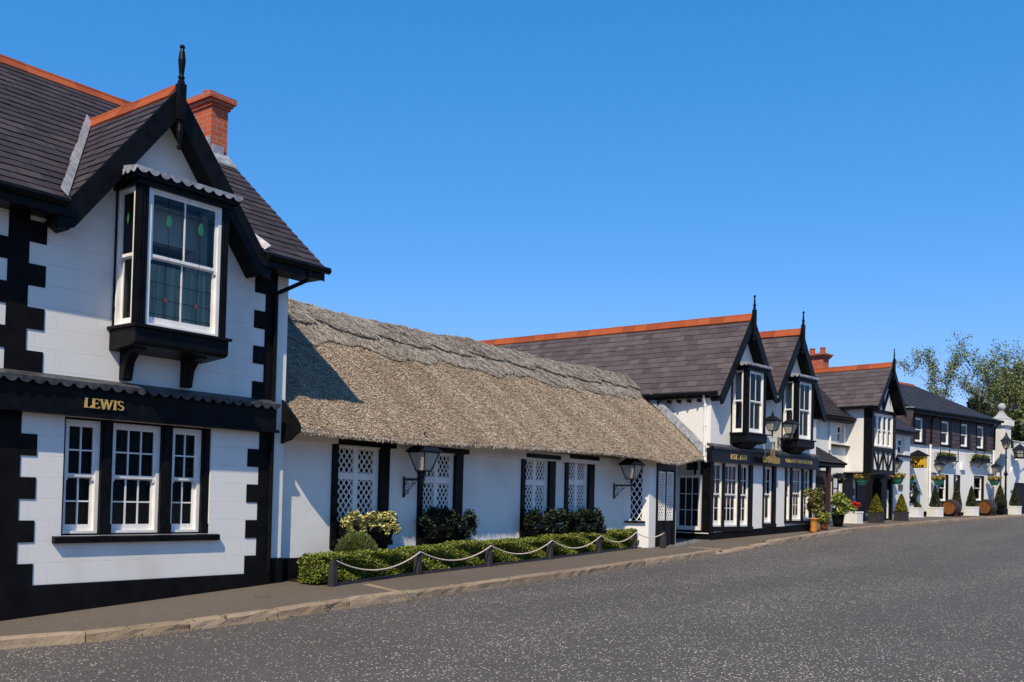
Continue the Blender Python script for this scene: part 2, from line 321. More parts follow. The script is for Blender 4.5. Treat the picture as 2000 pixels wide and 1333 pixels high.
# slates clipped to a convex polygon in roof coordinates (u along, v up the slope)
def clip(poly, rect):
    out = rect
    n = len(poly)
    for i in range(n):
        (x0, y0), (x1, y1) = poly[i], poly[(i+1) % n]; inp = out; out = []
        if not inp: return []
        def side(p): return (x1-x0)*(p[1]-y0)-(y1-y0)*(p[0]-x0)
        for j in range(len(inp)):
            p, q = inp[j], inp[(j+1) % len(inp)]; sp, sq = side(p), side(q)
            if sp >= 0: out.append(p)
            if (sp >= 0) != (sq >= 0):
                t = sp/(sp-sq); out.append((p[0]+(q[0]-p[0])*t, p[1]+(q[1]-p[1])*t))
    return out
def slates(mb, O, U, V, N, poly, w=.3, h=.2, th=.014, mi=0, under=1, seed=1, ragged=.010):
    rd = random.Random(seed); O, U, V, N = map(Vector, (O, U, V, N))
    ar = sum(poly[i][0]*poly[(i+1) % len(poly)][1]-poly[(i+1) % len(poly)][0]*poly[i][1] for i in range(len(poly)))
    if ar < 0: poly = poly[::-1]
    mb.loft([tuple(O+U*x+V*y+N*(-.06)) for x, y in poly], [tuple(O+U*x+V*y) for x, y in poly], under)
    v0 = min(p[1] for p in poly); v1 = max(p[1] for p in poly); u0 = min(p[0] for p in poly); u1 = max(p[0] for p in poly)
    j = 0; y = v0
    while y < v1:
        x = u0-w*(.5*(j % 2)+rd.random()*.08)
        while x < u1:
            ww = w*(1+rd.uniform(-.05, .05)); dy = rd.uniform(-ragged, ragged); lf = rd.uniform(0, .005); tw = rd.uniform(-.003, .003)
            c = clip(poly, [(x+.002, y+dy), (x+ww-.002, y+dy), (x+ww-.002, y+h*1.08), (x+.002, y+h*1.08)])
            if len(c) >= 3:
                lift = lambda p: th*(1.25-1.1*(p[1]-y)/h)+lf+tw*(p[0]-x)/w
                top = [tuple(O+U*p[0]+V*p[1]+N*lift(p)) for p in c]; k = len(c)
                vs = top; fs = [tuple(range(k))]
                lo = [i for i in range(k) if abs(c[i][1]-(y+dy)) < 1e-4 and abs(c[(i+1) % k][1]-(y+dy)) < 1e-4]
                for i in lo:
                    a, b = c[i], c[(i+1) % k]; vs = vs+[tuple(O+U*a[0]+V*a[1]), tuple(O+U*b[0]+V*b[1])]; fs.append((i, k, k+1, (i+1) % k))
                mb.add(vs, fs, mi)
            x += ww
        y += h; j += 1
def ridge(mb, p, q, width=.17, drop=.14, seg=.45, roll=.028, mi=0):   # angular clay ridge tiles with a rolled top
    p, q = Vector(p), Vector(q); n = max(1, round((q-p).length/seg)); d = (q-p).normalized(); x = Vector((d.y, -d.x, 0)).normalized(); z = Vector((0, 0, 1))
    for i in range(n):
        a = p+(q-p)*(i/n)+d*.004; b = p+(q-p)*((i+1)/n)-d*.004; jit = z*random.uniform(-.004, .004)
        pr = [x*-width-z*drop, x*-.03+z*.0, x*-roll+z*.02, x*-roll*.6+z*.05, x*roll*.6+z*.05, x*roll+z*.02, x*.03, x*width-z*drop, x*(width-.02)-z*(drop+.03), z*-.035, x*-(width-.02)-z*(drop+.03)]
        mb.loft([tuple(a+c+jit) for c in pr], [tuple(b+c+jit) for c in pr], mi)
def scallop(mb, p, q, depth=.10, period=.19, lip=.03, mi=0):    # lead skirt with a scalloped lower edge from p to q
    p, q = Vector(p), Vector(q); L = (q-p).length; d = (q-p).normalized(); nrm = Vector((d.y, -d.x, 0)); n = max(1, round(L/period)); per = L/n
    for i in range(n):
        base = p+d*(i*per); pts = [(0, 0), (0, -depth*.45)]+[(per*(.06+.88*t), -depth*(.45+.55*math.sin(math.pi*t)**.7)) for t in (0, .15, .3, .5, .7, .85, 1)]+[(per, -depth*.45), (per, 0)]
        bul = random.uniform(-.006, .006)
        mb.loft([tuple(base+d*u+Vector((0, 0, z))+nrm*(bul*(-z/depth))) for u, z in pts], [tuple(base+d*u+Vector((0, 0, z))+nrm*(.006+bul*(-z/depth))) for u, z in pts], mi)

# serif lettering cut as solid strokes
def glyphs():
    T, t = .17, .07
    def arc(cx, cy, rx, ry, a0, a1, n=8): return [(cx+rx*math.cos(R(a0+(a1-a0)*i/n)), cy+ry*math.sin(R(a0+(a1-a0)*i/n))) for i in range(n+1)]
    S = lambda x: [((x, 0), (x, 1), T, 1)]
    def poly(p, th): return [(p[i], p[i+1], th[i] if isinstance(th, list) else th, 0) for i in range(len(p)-1)]
    bow = [t+.02, .12, T, T, T, T, .12, t+.02]
    G = {'L': (.68, S(.14)+[((.14, .035), (.6, .035), t, 0), ((.59, 0), (.62, .24), t, 0)]),
         'E': (.70, S(.14)+[((.14, .035), (.6, .035), t, 0), ((.14, .965), (.58, .965), t, 0), ((.14, .52), (.46, .52), t, 0), ((.6, 0), (.63, .22), t, 0), ((.57, 1), (.59, .8), t, 0), ((.46, .42), (.46, .62), t, 0)]),
         'W': (1.2, [((.08, 1), (.36, 0), T, 0), ((.36, 0), (.6, 1), t, 0), ((.56, 1), (.82, 0), T, 0), ((.82, 0), (1.1, 1), t, 0), ((-.02, .97), (.22, .97), t, 0), ((.45, .97), (.68, .97), t, 0), ((.98, .97), (1.2, .97), t, 0)]),
         'I': (.40, S(.18)), '1': (.45, S(.22)+[((.05, .8), (.2, .97), t, 0)]),
         'S': (.62, poly(arc(.31, .75, .22, .23, 20, 270, 9), [t, t, t, .1, .14, .14, .12, .1, .12])+poly(arc(.31, .26, .24, .24, 90, -160, 9), [.15, T, T, .14, .1, t, t, t, t])),
         'T': (.74, S(.36)+[((.02, .965), (.70, .965), t, 0), ((.03, 1), (.02, .78), t, 0), ((.69, 1), (.70, .78), t, 0)]),
         '.': (.30, [((.12, 0), (.12, .16), T, 0)]), ' ': (.4, []),
         'C': (.80, poly(arc(.42, .5, .32, .48, 40, 320, 12), [t, t, .1, .14, T, T, T, T, .14, .1, t, t])+[((.68, .7), (.68, .97), t, 0)]),
         'R': (.78, S(.14)+poly([(.14, .96)]+arc(.40, .74, .22, .22, 90, -90, 6)+[(.14, .52)], [t, t, .13, T, T, .13, t, t])+[((.36, .52), (.70, .02), T, 0)]),
         'A': (.80, [((.08, 0), (.40, 1), t, 0), ((.40, 1), (.70, 0), T, 0), ((.2, .34), (.6, .34), t, 0), ((-.02, .03), (.2, .03), t, 0), ((.56, .03), (.82, .03), t, 0)]),
         'F': (.66, S(.14)+[((.14, .965), (.58, .965), t, 0), ((.14, .52), (.46, .52), t, 0), ((.57, 1), (.59, .78), t, 0)]),
         'O': (.88, poly(arc(.44, .5, .34, .46, 90, 450, 14), [t, .1, .14, T, T, .14, .1, t, .1, .14, T, T, .14, .1])),
         'D': (.82, S(.14)+poly([(.14, .965)]+arc(.36, .5, .36, .465, 90, -90, 8)+[(.14, .035)], [t, t, .12, T, T, T, .12, t, t, t])),
         'B': (.74, S(.14)+poly([(.14, .96)]+arc(.38, .75, .2, .21, 90, -90, 6)+[(.14, .54)], [t, t, .12, T, T, .12, t, t])+poly(arc(.40, .28, .24, .25, 90, -90, 6)+[(.14, .03)], [t, .12, T, T, .12, t, t])),
         'U': (.80, [((.14, 1), (.14, .3), T, 0), ((.0, .97), (.3, .97), t, 0), ((.66, 1), (.66, .3), t, 0), ((.54, .97), (.78, .97), t, 0)]+poly(arc(.40, .3, .26, .28, 180, 360, 8), [T, .15, .12, .1, t, t, t, t])),
         'N': (.86, [((.14, 0), (.14, 1), t, 1), ((.12, 1), (.70, 0), T, 0), ((.70, 0), (.70, 1), t, 0), ((.58, .97), (.82, .97), t, 0)]),
         '6': (.64, poly(arc(.33, .3, .22, .28, 0, 360, 12), [T, .14, .1, t, .1, .14, T, .14, .1, t, .1, .14])+poly([(.12, .35), (.16, .65), (.3, .9), (.48, .99)], [T, .13, t])),
         '4': (.66, [((.44, 0), (.44, 1), T, 0), ((.44, 1), (.04, .32), t, 0), ((.02, .3), (.62, .3), t, 0), ((.3, .03), (.58, .03), t, 0)]),
         'H': (.86, S(.14)+S(.68)+[((.14, .5), (.68, .5), t, 0)])}
    return G
GL = glyphs()
def lettering(mb, text, a0, a1, z0, h, o0, o1):
    W = sum(GL[c][0] for c in text); k = (a1-a0)/W; x = a0
    for c in text:
        wd, segs = GL[c]
        for (x0, y0), (x1, y1), th, serif in segs:
            def seg(x0, y0, x1, y1, th, dz=0):
                dx, dz_ = (x1-x0)*k, (y1-y0)*h; L = math.hypot(dx, dz_) or 1
                nx, nz = -dz_/L, dx/L; s = (k if abs(dz_) > abs(dx) else h)*th/2; e = .0
                pts = [(x+x0*k+nx*s, z0+y0*h+nz*s), (x+x1*k+nx*s, z0+y1*h+nz*s), (x+x1*k-nx*s, z0+y1*h-nz*s), (x+x0*k-nx*s, z0+y0*h-nz*s)]
                mb.az(pts, o0-random.random()*.0006, o1)
            seg(x0, y0, x1, y1, th)
            if serif:
                for y in (.03, .97): seg(x0-.14, y, x0+.14, y, .06)
        x += wd*k

# sash window in a wall basis T (u along, n inward): white frame part, pane and curtain sub-parts
def sash(parent, u0, u1, z0, z1, n, cols, rows=(2, 2), T=None, curtain=None, bottom=.11, room=True, bar=.022, name='sash_window', frame=.055, lattice=False, mid=True, blind=None):
    f = MB(T); zm = z0+(z1-z0)*.5 if mid else z1
    f.box(u0, u0+frame, n, n+.11, z0, z1); f.box(u1-frame, u1, n, n+.11, z0, z1); f.box(u0+frame, u1-frame, n, n+.11, z1-frame, z1); f.box(u0+frame, u1-frame, n, n+.11, z0, z0+bottom*.35)
    def leaf(za, zb, nn, r, bt):
        a, b = u0+frame, u1-frame; s = .038
        f.box(a, a+s, nn, nn+.035, za, zb); f.box(b-s, b, nn, nn+.035, za, zb); f.box(a+s, b-s, nn, nn+.035, zb-s, zb); f.box(a+s, b-s, nn, nn+.035, za, za+bt)
        for i in range(1, cols):
            x = a+s+(b-a-2*s)*i/cols; f.box(x-bar/2, x+bar/2, nn+.004, nn+.03, za+bt, zb-s)
        for i in range(1, r):
            z = za+bt+(zb-s-za-bt)*i/r; f.box(a+s, b-s, nn+.006, nn+.028, z-bar/2, z+bar/2)
    if mid:
        leaf(zm, z1-frame, n+.025, rows[0], .045); leaf(z0+bottom*.35, zm+.02, n+.064, rows[1], bottom*.8)
        for sx in (u0+frame+.02, u1-frame-.02): f.box(sx-.012, sx+.012, n+.02, n+.05, zm-.05, zm)   # sash horns
    else: leaf(z0+bottom*.35, z1-frame, n+.03, rows[0], bottom*.7)
    fo = f.build(name, FRAME, parent)
    p = MB(T)
    if mid:
        p.box(u0+frame+.03, u1-frame-.03, n+.041, n+.044, zm+.02, z1-frame-.02); p.box(u0+frame+.03, u1-frame-.03, n+.08, n+.083, z0+bottom*.5, zm)
    else: p.box(u0+frame+.03, u1-frame-.03, n+.046, n+.049, z0+bottom*.5, z1-frame-.02)
    p.build('pane', GLASS, fo)
    if curtain:
        c = MB(T)
        for a, b, za, zb in curtain[0]:
            x0, x1 = u0+(u1-u0)*a, u0+(u1-u0)*b; y0, y1 = z0+(z1-z0)*za, z0+(z1-z0)*zb; nf = max(2, int((x1-x0)/.05))
            for i in range(nf):
                xa, xb = x0+(x1-x0)*i/nf, x0+(x1-x0)*(i+1)/nf; na, nb = (n+.16+.025*(i % 2), n+.16+.025*((i+1) % 2))
                c.add([(xa, na, y0), (xb, nb, y0), (xb, nb, y1), (xa, na, y1)], [(0, 1, 2, 3)])
        c.build('curtain', curtain[1], fo, fix=False)
    if room:
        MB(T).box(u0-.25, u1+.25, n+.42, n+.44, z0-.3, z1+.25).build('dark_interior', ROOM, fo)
    return fo

# ================================================================== SETTING
KP = [(-60, -2.2), (-30, -2.0), (-14, -1.6), (-8, -.95), (-5.02, -1.35), (-3.84, -1.98), (-1.67, -2.40), (.66, -2.60), (3.51, -2.50), (6.16, -2.4), (12.16, -2.06), (17.15, -1.63), (21.5, -1.46), (27.6, -1.36), (39.2, -1.40), (46, -1.72), (53.3, -2.24), (62, -3.1), (90, -6.5), (130, -12)]
KX = np.arange(-60, 130, .25); KY = np.interp(KX, [p[0] for p in KP], [p[1] for p in KP])
ker = np.hanning(11); ker /= ker.sum(); KY = np.convolve(np.pad(KY, 5, 'edge'), ker, 'valid')
def ky(x): return float(np.interp(x, KX, KY))
def kh(x): return .025 if 13.2 < x < 15.4 else (.12 if x < 12.2 or x > 16.6 else .06)   # the kerb drops at the entrance
def strip(name, xs, yfun0, yfun1, zf, m, ny=2, thick=0):
    vs = []; fs = []
    for x in xs:
        for j in range(ny): vs.append((x, yfun0(x)+(yfun1(x)-yfun0(x))*j/(ny-1), zf(x)))
    for i in range(len(xs)-1):
        for j in range(ny-1): fs.append((i*ny+j, (i+1)*ny+j, (i+1)*ny+j+1, i*ny+j+1))
    me = bpy.data.meshes.new(name); me.from_pydata(vs, [], fs); me.materials.append(m); o = link(name, me); o['kind'] = 'structure'; return o
xs = sorted(set(np.round(np.concatenate([np.arange(-60, 130, .5), GXs[1:-1]]), 3)))
xs = [x for x in xs if -60 <= x <= 130]
strip('road', xs, lambda x: -46, lambda x: ky(x)-.02, lambda x: g(x)-.125, ROADM, 3)
pvs = []; pfs = []
for x in xs:
    y0 = ky(x)+.14; pvs += [(x, y0, g(x)-(.12-kh(x))*.62), (x, y0+.55, g(x)), (x, 9.0, g(x))]
for i in range(len(xs)-1): pfs += [(i*3+j, i*3+3+j, i*3+4+j, i*3+1+j) for j in (0, 1)]
pme = bpy.data.meshes.new('pavement'); pme.from_pydata(pvs, [], pfs); pme.materials.append(PAVEM); link('pavement', pme)['kind'] = 'structure'
strip('ground', [-900, -400, -200, -100, -60, -30, -4.39, 0, 16.5, 25.1, 55, 70, 130, 250, 900], lambda x: -900, lambda x: 900, lambda x: g(x)-.24, EARTH, 3)
# kerb stones, each an island of one kerb
kb = MB(); x = -30.0
while x < 95:
    L = random.uniform(1.05, 1.75) if x > -3.5 else random.uniform(.9, 1.3); gap = random.uniform(.012, .028); n = 7; w_ = .17
    rows = []; jt = random.uniform(-.006, .006); ji = random.uniform(-.008, .008)
    for i in range(n+1):
        xx = x+gap/2+(L-gap)*i/n; y = ky(xx)+ji; zt = g(xx)+.012+jt; e = .018 if 0 < i < n else .03
        wob = lambda s=.008: random.uniform(-s, s)
        rows.append([(xx, y-.02+wob(.012), zt-.30), (xx, y+wob(.012), zt-.10+wob()), (xx, y+.006+wob(.01), zt-e-.012+wob()), (xx, y+.03+wob(), zt-(e-.018)*.5+wob(.004)), (xx, y+w_-.02, zt+wob(.004)-(.008 if i in (0, n) else 0)), (xx, y+w_, zt-.02), (xx, y+w_, zt-.3)])
    hh = .12-kh(x+L/2)
    if hh > 0:
        rows = [[(a, b, c-hh*(1 if b < ky(a)+.1 else .6)) for a, b, c in r_] for r_ in rows]
    k = len(rows[0]); vs = [v for r_ in rows for v in r_]; fs = [tuple(range(k)), tuple(range(n*k, n*k+k))[::-1]]
    for i in range(n): fs += [(i*k+j, i*k+(j+1) % k, (i+1)*k+(j+1) % k, (i+1)*k+j) for j in range(k)]
    kb.add(vs, fs); x += L
o = kb.build('kerb', KERBM, smooth=False); o['kind'] = 'structure'
# pale setts crossing the pavement at the two joints
for nm, p, q in (('paving_strip', (1.05, -1.24), (.62, -2.42)), ('paving_strip', (13.35, -.95), (13.3, -1.95))):
    mb = MB(); P, Q = Vector((*p, 0)), Vector((*q, 0)); n = 4
    for i in range(n):
        a = P+(Q-P)*(i/n); b = P+(Q-P)*((i+1)/n-.012)
        mb.loft([(a.x-.07, a.y, g(a.x-.07)-.05), (a.x+.07, a.y, g(a.x+.07)-.05), (a.x+.07, a.y, g(a.x+.07)+.005), (a.x-.07, a.y, g(a.x-.07)+.005)], [(b.x-.07, b.y, g(b.x-.07)-.05), (b.x+.07, b.y, g(b.x+.07)-.05), (b.x+.07, b.y, g(b.x+.07)+.005), (b.x-.07, b.y, g(b.x-.07)+.005)])
    o = mb.build(nm, KERBM); o['kind'] = 'structure'
# cobbled threshold between porch and inn
vs = [(13.45, -.62), (16.5, -.05), (16.62, 1.4), (13.5, 1.4)]
mb = MB()
for i in range(26):
    for j in range(14):
        x = 13.5+i*.115+(j % 2)*.05; y = -.55+j*.12
        if x > 16.45+max(0, y)*.08 or y < -.6+(x-13.45)*.18: continue
        z = g(x); r = .05
        mb.lathe(x+random.uniform(-.01, .01), y+random.uniform(-.01, .01), [(r, z-.02), (r*.95, z+.008), (r*.5, z+.022)], 6)
o = mb.build('cobbles', mat('grey_cobble', (.11, .115, .115), .7, .3, island=((.06, .065, .065), (.16, .17, .165)))); o['kind'] = 'structure'
# ------------------------------------------------------------------ CORNER HOUSE (left)
H = thing('corner_house', (0, 0, 0), 0, 'tall white house with black quoins and gold LEWIS lettering over its triple window', 'house')
RZ = [.194, .4865, .779, 1.0715, 1.364, 1.6565, 1.949, 2.2415, 2.534]
RZ2 = [3.07, 3.364, 3.658, 3.952, 4.246, 4.54, 4.834, 5.128]
mb = MB(); wallcells(mb, -9, 0, -1.2, 5.25, 0, .28, [(-3.61, -1.21, .86, 2.52), (-2.80, -1.60, 3.95, 5.25)])
mb.az([(-3.98, 5.25), (-.50, 5.25), (-2.24, 7.42)], 0, .2)
mb.build('front_wall', ASHLAR, H)
mb = MB(); mb.oz([(.035, -.6), (.035, 5.42), (3.2, 8.28), (6.4, 5.5), (6.4, -.6)], .02, .27); mb.build('end_wall', WHITE, H)
mb = MB(); mb.box(-9, .0, -.035, .0, -1.2, .194); mb.box(-4.52, .012, -.045, .005, -.4, -.3+g(-4)); mb.box(0, .29, .006, .03, -1, .43); mb.build('plinth', BLACKM, H)
q = MB(); q2_ = MB(); e = .012
q.box(-5.2, -4.47, -e, 0, .194, 2.534)
q.box(-4.47, -4.21, -e, 0, .194, 2.534); q.box(-4.47, -4.19, -e, 0, 3.05, 5.24); q2_.box(-.279, .004, -e, 0.02, .194, 2.534); q2_.box(-.235, .004, -e, .02, 3.05, 5.24)
for i in range(8):
    if i % 2 == 0: q.box(-4.21, -3.99, -e, 0, RZ[i], RZ[i+1]); q2_.box(-.507, -.279, -e, 0, RZ[i], RZ[i+1])
for i in range(7):
    if i % 2 == 0: q.box(-4.19, -3.955, -e, 0, RZ2[i], RZ2[i+1]); q2_.box(-.46, -.235, -e, 0, RZ2[i], RZ2[i+1])
    else: q.box(-4.72, -4.47, -e, 0, RZ2[i], RZ2[i+1])
q.build('quoins', BLACKM, H); q2_.build('quoins', BLACKM, H)
# signboard with scalloped lead flashing and gilt letters
f = MB(); f.box(-9, -.06, -.16, -.001, 2.575, 2.96); f.box(-9, -.02, -.20, -.001, 2.528, 2.575); f.box(-9, -.03, -.19, -.001, 2.96, 2.985)
sb = f.build('signboard', BLACK, H)
mb = MB(); mb.oz([(.0, 3.085), (-.215, 3.005), (-.215, 2.99), (.0, 3.0)], -9, -.04); scallop(mb, (-8.9, -.222, 3.004), (-.04, -.222, 3.004), .095, .19)
mb.build('lead_flashing', LEADD, sb)
mb = MB(); lettering(mb, 'LEWIS', -3.43, -2.835, 2.653, .135, -.19, -.159); mb.build('lettering', GOLD, sb)
# three light ground floor window
f = MB()
for a0, a1 in ((-3.61, -3.575), (-3.03, -2.865), (-2.06, -1.88), (-1.335, -1.21)):
    f.box(a0, a1, .03, .2, .86, 2.525)
    if a1-a0 > .1: f.box(a0+.025, a1-.025, .012, .03, 1.02, 2.525); f.box(a0-.006, a1+.006, .005, .03, .87, 1.02)
f.box(-3.575, -1.335, .045, .2, 2.49, 2.525)
gw = f.build('triple_window', BLACK, H)
mb = MB(); mb.oz([(-.08, .757), (-.08, .845), (.21, .885), (.21, .757)], -3.735, -1.045); mb.build('window_sill', BLACK, gw, bevel=.006)
for a0, a1, c in ((-3.573, -3.032, 2), (-2.863, -2.062, 3), (-1.878, -1.337, 2)):
    sash(H, a0, a1, .885, 2.49, .085, c, curtain=([(0, 1, .0, 1)], BLIND), room=False)
# oriel bay
def oriel(root, a0, a1, d, z0, z1, wallbase, cols=2, leaded=False, pw=.15, sidew=.1, brackets=True, curt=None, lead=LEAD):
    """black timber oriel with white sashes; a0..a1 outer width, d projection, z0 sill, z1 head"""
    f = MB()
    f.box(a0-.075, a1+.05, -d-.1, 0, z0-.045, z0)                       # sill
    zb = z0-.27
    f.oz([(0, z0-.045), (-d-.05, z0-.045), (-d-.05, zb+.02), (-d+.02, zb-.02), (0, zb-.07)], a0-.03, a1+.02)
    for x0, x1, fl in ((a0, a0+pw, 1), (a1-pw*.85, a1, 1)):              # corner posts with mouldings
        f.box(x0, x1, -d, -d+pw*.8, z0, z1)
        for k in (.2, .5, .8): f.box(x0+(x1-x0)*k-.012, x0+(x1-x0)*k+.012, -d-.014, -d, z0+.02, z1-.02)
    for k in (.25, .6): f.box(a0-.012, a0, -d+pw*.8*k, -d+pw*.8*k+.02, z0+.02, z1-.02)
    f.box(a0+.0, a0+.05, -.05, 0, z0, z1); f.box(a1-.05, a1, -.05, 0, z0, z1)
    f.box(a0-.045, a1+.045, -d-.045, 0, z1-.02, z1+.06); f.box(a0-.1, a1+.1, -d-.1, 0, z1+.06, z1+.17)
    if brackets:
        for x in (a0+.14, a1-.36):
            prof = [(0, zb-.03), (-d*.78, zb-.0), (-d*.76, zb-.05), (-d*.45, zb-.10), (-d*.27, zb-.22), (-d*.2, zb-.42), (-d*.2, wallbase+.02), (-d*.14, wallbase), (0, wallbase)]
            f.oz(prof, x, x+.145)
            f.oz([(o_*1.0-.012, z) for o_, z in prof[3:7]]+[(-.05, wallbase+.06), (-.05, zb-.12)], x+.045, x+.10)
    else:
        f.oz([(0, zb-.06), (-d*.75, zb-.0), (-d*.7, zb-.08), (-d*.4, zb-.2), (-d*.32, wallbase+.05), (0, wallbase)], a0+.1, a1-.25)
        f.oz([(0, zb-.06), (-d*.62, zb-.0), (-d*.1, wallbase+.06), (0, wallbase+.02)], a1-.1, a1-.02)
    by = f.build('oriel_window', BLACK, root, bevel=.004)
    l = MB(); l.box(a0-.13, a1+.13, -d-.13, -.002, z1+.171, z1+.20); l.oz([(-.002, z1+.30), (-d-.13, z1+.20), (-.002, z1+.20)], a0-.13, a1+.13)
    scallop(l, (a0-.137, -.02, z1+.19), (a0-.137, -d-.137, z1+.19), .085, .16); scallop(l, (a0-.137, -d-.137, z1+.19), (a1+.137, -d-.137, z1+.19), .085, .17); scallop(l, (a1+.137, -d-.137, z1+.19), (a1+.137, -.02, z1+.19), .085, .16)
    l.build('lead_roof', lead, by)
    MB().box(a0+.06, a1-.06, -.03, .25, z1-.05, z1-.03).build('ceiling', ROOM, by)
    fr = sash(by, a0+pw+.002, a1-pw*.85-.002, z0, z1, -d+.012, cols, (1, 1), curtain=curt, bottom=.13, room=False)
    sl = sash(by, .05, d-pw*.8, z0, z1, .012, 1, (1, 1), T=(a0, 0, 0, -1), bottom=.11, room=False, frame=.035+sidew*.1)
    sash(by, pw*.8, d-.05, z0, z1, .012, 1, (1, 1), T=(a1, -d, 0, 1), bottom=.11, room=False)
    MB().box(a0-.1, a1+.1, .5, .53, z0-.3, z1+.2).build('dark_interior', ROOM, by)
    if leaded:
        m = MB(); o_ = -d+.05; ac = (a0+pw+a1-pw*.85)/2; zm = (z0+z1)/2; hw = (a1-pw*.85-a0-pw)/2-.1
        for s in (-1, 1):
            x0, x1 = (ac+.012, ac+hw) if s > 0 else (ac-hw, ac-.012); xm = (x0+x1)/2
            for x in (xm,): m.box(x-.004, x+.004, o_+.028, o_+.031, z0+.13, zm); m.box(x-.003, x+.003, o_-.014, o_-.011, zm, z1-.08)
            for z in (z0+.2, z0+.42, z0+.66): m.box(x0, x1, o_+.028, o_+.031, z-.004, z+.004)
            for z in (zm+.1, z1-.18, z1-.3): m.box(x0, x1, o_-.014, o_-.011, z-.003, z+.003)
            m.box(x1-.05, x1-.046, o_-.014, o_-.011, zm, z1-.08)
        m.build('leading', IRON, fr)
        for xm in (ac-hw*.52, ac+hw*.52):
            m = MB(); zc = z1-.42; m.az([(xm+.045*math.sin(t)*(1-.35*math.cos(t)), zc+.10*math.cos(t)) for t in np.linspace(0, 2*math.pi, 13)[:-1]], o_-.018, o_-.014)
            m.build('leaf_motif', GREENM, fr)
        for xm in (ac-hw*.5, ac+hw*.5):
            m = MB(); m.az([(xm+.03*math.cos(t), z0+.42+.03*math.sin(t)) for t in np.linspace(0, 2*math.pi, 11)[:-1]], o_+.022, o_+.027); m.build('rose_motif', REDM, fr)
        m = MB(T=(a0, 0, 0, -1)); uc = (.05+d-pw*.8)/2; m.az([(uc, z1-.36), (uc+.028, z1-.45), (uc, z1-.54), (uc-.028, z1-.45)], .035, .039); m.build('diamond_motif', GREENM, sl)
    return by
oriel(H, -2.965, -1.455, .62, 3.86, 5.86, 3.11, leaded=True, curt=([(.04, .99, 0, .47)], mat('cream_curtain', (.80, .80, .60), .9, .1, (.45, .46, .34), 3, 2, stretch=(6, 6, .2))))
# roofs
SL = .857; ev, zv, rY, rz_ = -.42, 5.40, 3.2, 8.50
Vm = Vector((0, 1, SL)).normalized(); Nm = Vector((0, -SL, 1)).normalized(); vl = math.hypot(rY-ev, rz_-zv)
kk = math.sqrt(1+SL*SL); vtop = (7.47-zv)/SL*kk
mb = MB()
slates(mb, (0, ev, zv), (1, 0, 0), Vm, Nm, [(-9, 0), (-3.86, 0), (-2.24, vtop), (-2.24, vl), (-9, vl)], .33, .2, seed=3)
slates(mb, (0, ev, zv), (1, 0, 0), Vm, Nm, [(-.62, 0), (.68, 0), (.68, vl), (-2.24, vl), (-2.24, vtop)], .33, .2, seed=4)
mb.loft([(-9, rY, rz_-.02), (.68, rY, rz_-.02), (.68, 6.8, 5.4), (-9, 6.8, 5.4)], [(-9, rY, rz_-.08), (.68, rY, rz_-.08), (.68, 6.8, 5.34), (-9, 6.8, 5.34)], 1)
mb.build('main_roof', [SLATE, UNDER], H, fix=False)
gs = 1.285; dl = math.hypot(1, gs)
mb = MB()
for sx, sd_ in ((-1, 5), (1, 6)):
    V = Vector((-sx, 0, gs)).normalized(); N = Vector((sx*gs, 0, 1)).normalized(); vt = 1.72*dl
    O = (-2.24+sx*1.72, 0, 7.50-1.72*gs)
    slates(mb, O, (0, 1, 0), V, N, [(-.385, 0.02), (-.385, vt), (2.06, vt), (-.3, .1)], .33, .2, seed=sd_)
mb.build('dormer_roof', [SLATE, UNDER], H, fix=False)
mb = MB(); ridge(mb, (-9, rY, rz_+.03), (.70, rY, rz_+.03)); mb.build('ridge_tiles', CLAY, H, fix=False)
mb = MB(); ridge(mb, (-2.24, -.33, 7.535), (-2.24, 2.05, 7.535), .15, .17); mb.build('ridge_tiles', CLAY, H, fix=False)
VALLEY = mat('white_weathered_lead', (.62, .59, .58), .6, .3, (.38, .36, .36), 9, 5, bump=.3)
for sx in (-1, 1):   # lead valleys
    mb = MB(); a = Vector((-2.24+sx*1.62, -.40, 5.44)); b = Vector((-2.24, 2.0, 7.5)); o1 = Vector((sx*.13, 0, .10)); o2 = Vector((-sx*.02, 0, .06))
    n = 9
    for i in range(n):
        p, q2 = a+(b-a)*(i/n), a+(b-a)*((i+1)/n); j = Vector((sx*random.uniform(-.012, .012), 0, 0))
        mb.loft([tuple(p+o1*.2), tuple(p+o1+j), tuple(p+o1+j+Vector((0, 0, .012)))], [tuple(q2+o1*.2), tuple(q2+o1+j), tuple(q2+o1+j+Vector((0, 0, .012)))])
    mb.build('valley_lead', VALLEY, H)
b = MB()   # barge boards, soffit, eaves boards
ap = 7.52
def chev(x, dz): return ap-dz-abs(x+2.24)*gs
out = 1.79
b.az([(-2.24-out, chev(-2.24-out, 0)), (-2.24, ap), (-2.24+out, chev(-2.24+out, 0)), (-2.24+out-.02, chev(-2.24+out, .22)), (-2.24+out-.25, chev(-2.24+out, .16)), (-2.24, ap-.46), (-2.24-out+.25, chev(-2.24-out, .16)), (-2.24-out+.02, chev(-2.24-out, .22))], -.40, -.34)
b.az([(-2.24-out+.02, chev(-2.24-out, .10)), (-2.24, ap-.08), (-2.24+out-.02, chev(-2.24+out, .10)), (-2.24+out-.2, chev(-2.24+out, .2)), (-2.24, ap-.34), (-2.24-out+.2, chev(-2.24-out, .2))], -.34, -.004)
b.build('barge_boards', BLACK, H, bevel=.004)
b = MB(); b.box(-9, -3.80, -.40, -.004, 5.19, 5.30); b.box(-9, -3.80, -.44, -.40, 5.18, 5.36); b.build('eaves_boards', BLACK, H)
b = MB(); b.box(-.64, .62, -.40, -.004, 5.19, 5.30); b.box(-.64, .62, -.44, -.40, 5.18, 5.36)
b.oz([(-.43, 5.17), (-.43, 5.39), (3.2, 8.42), (3.2, 8.2)], .63, .66)
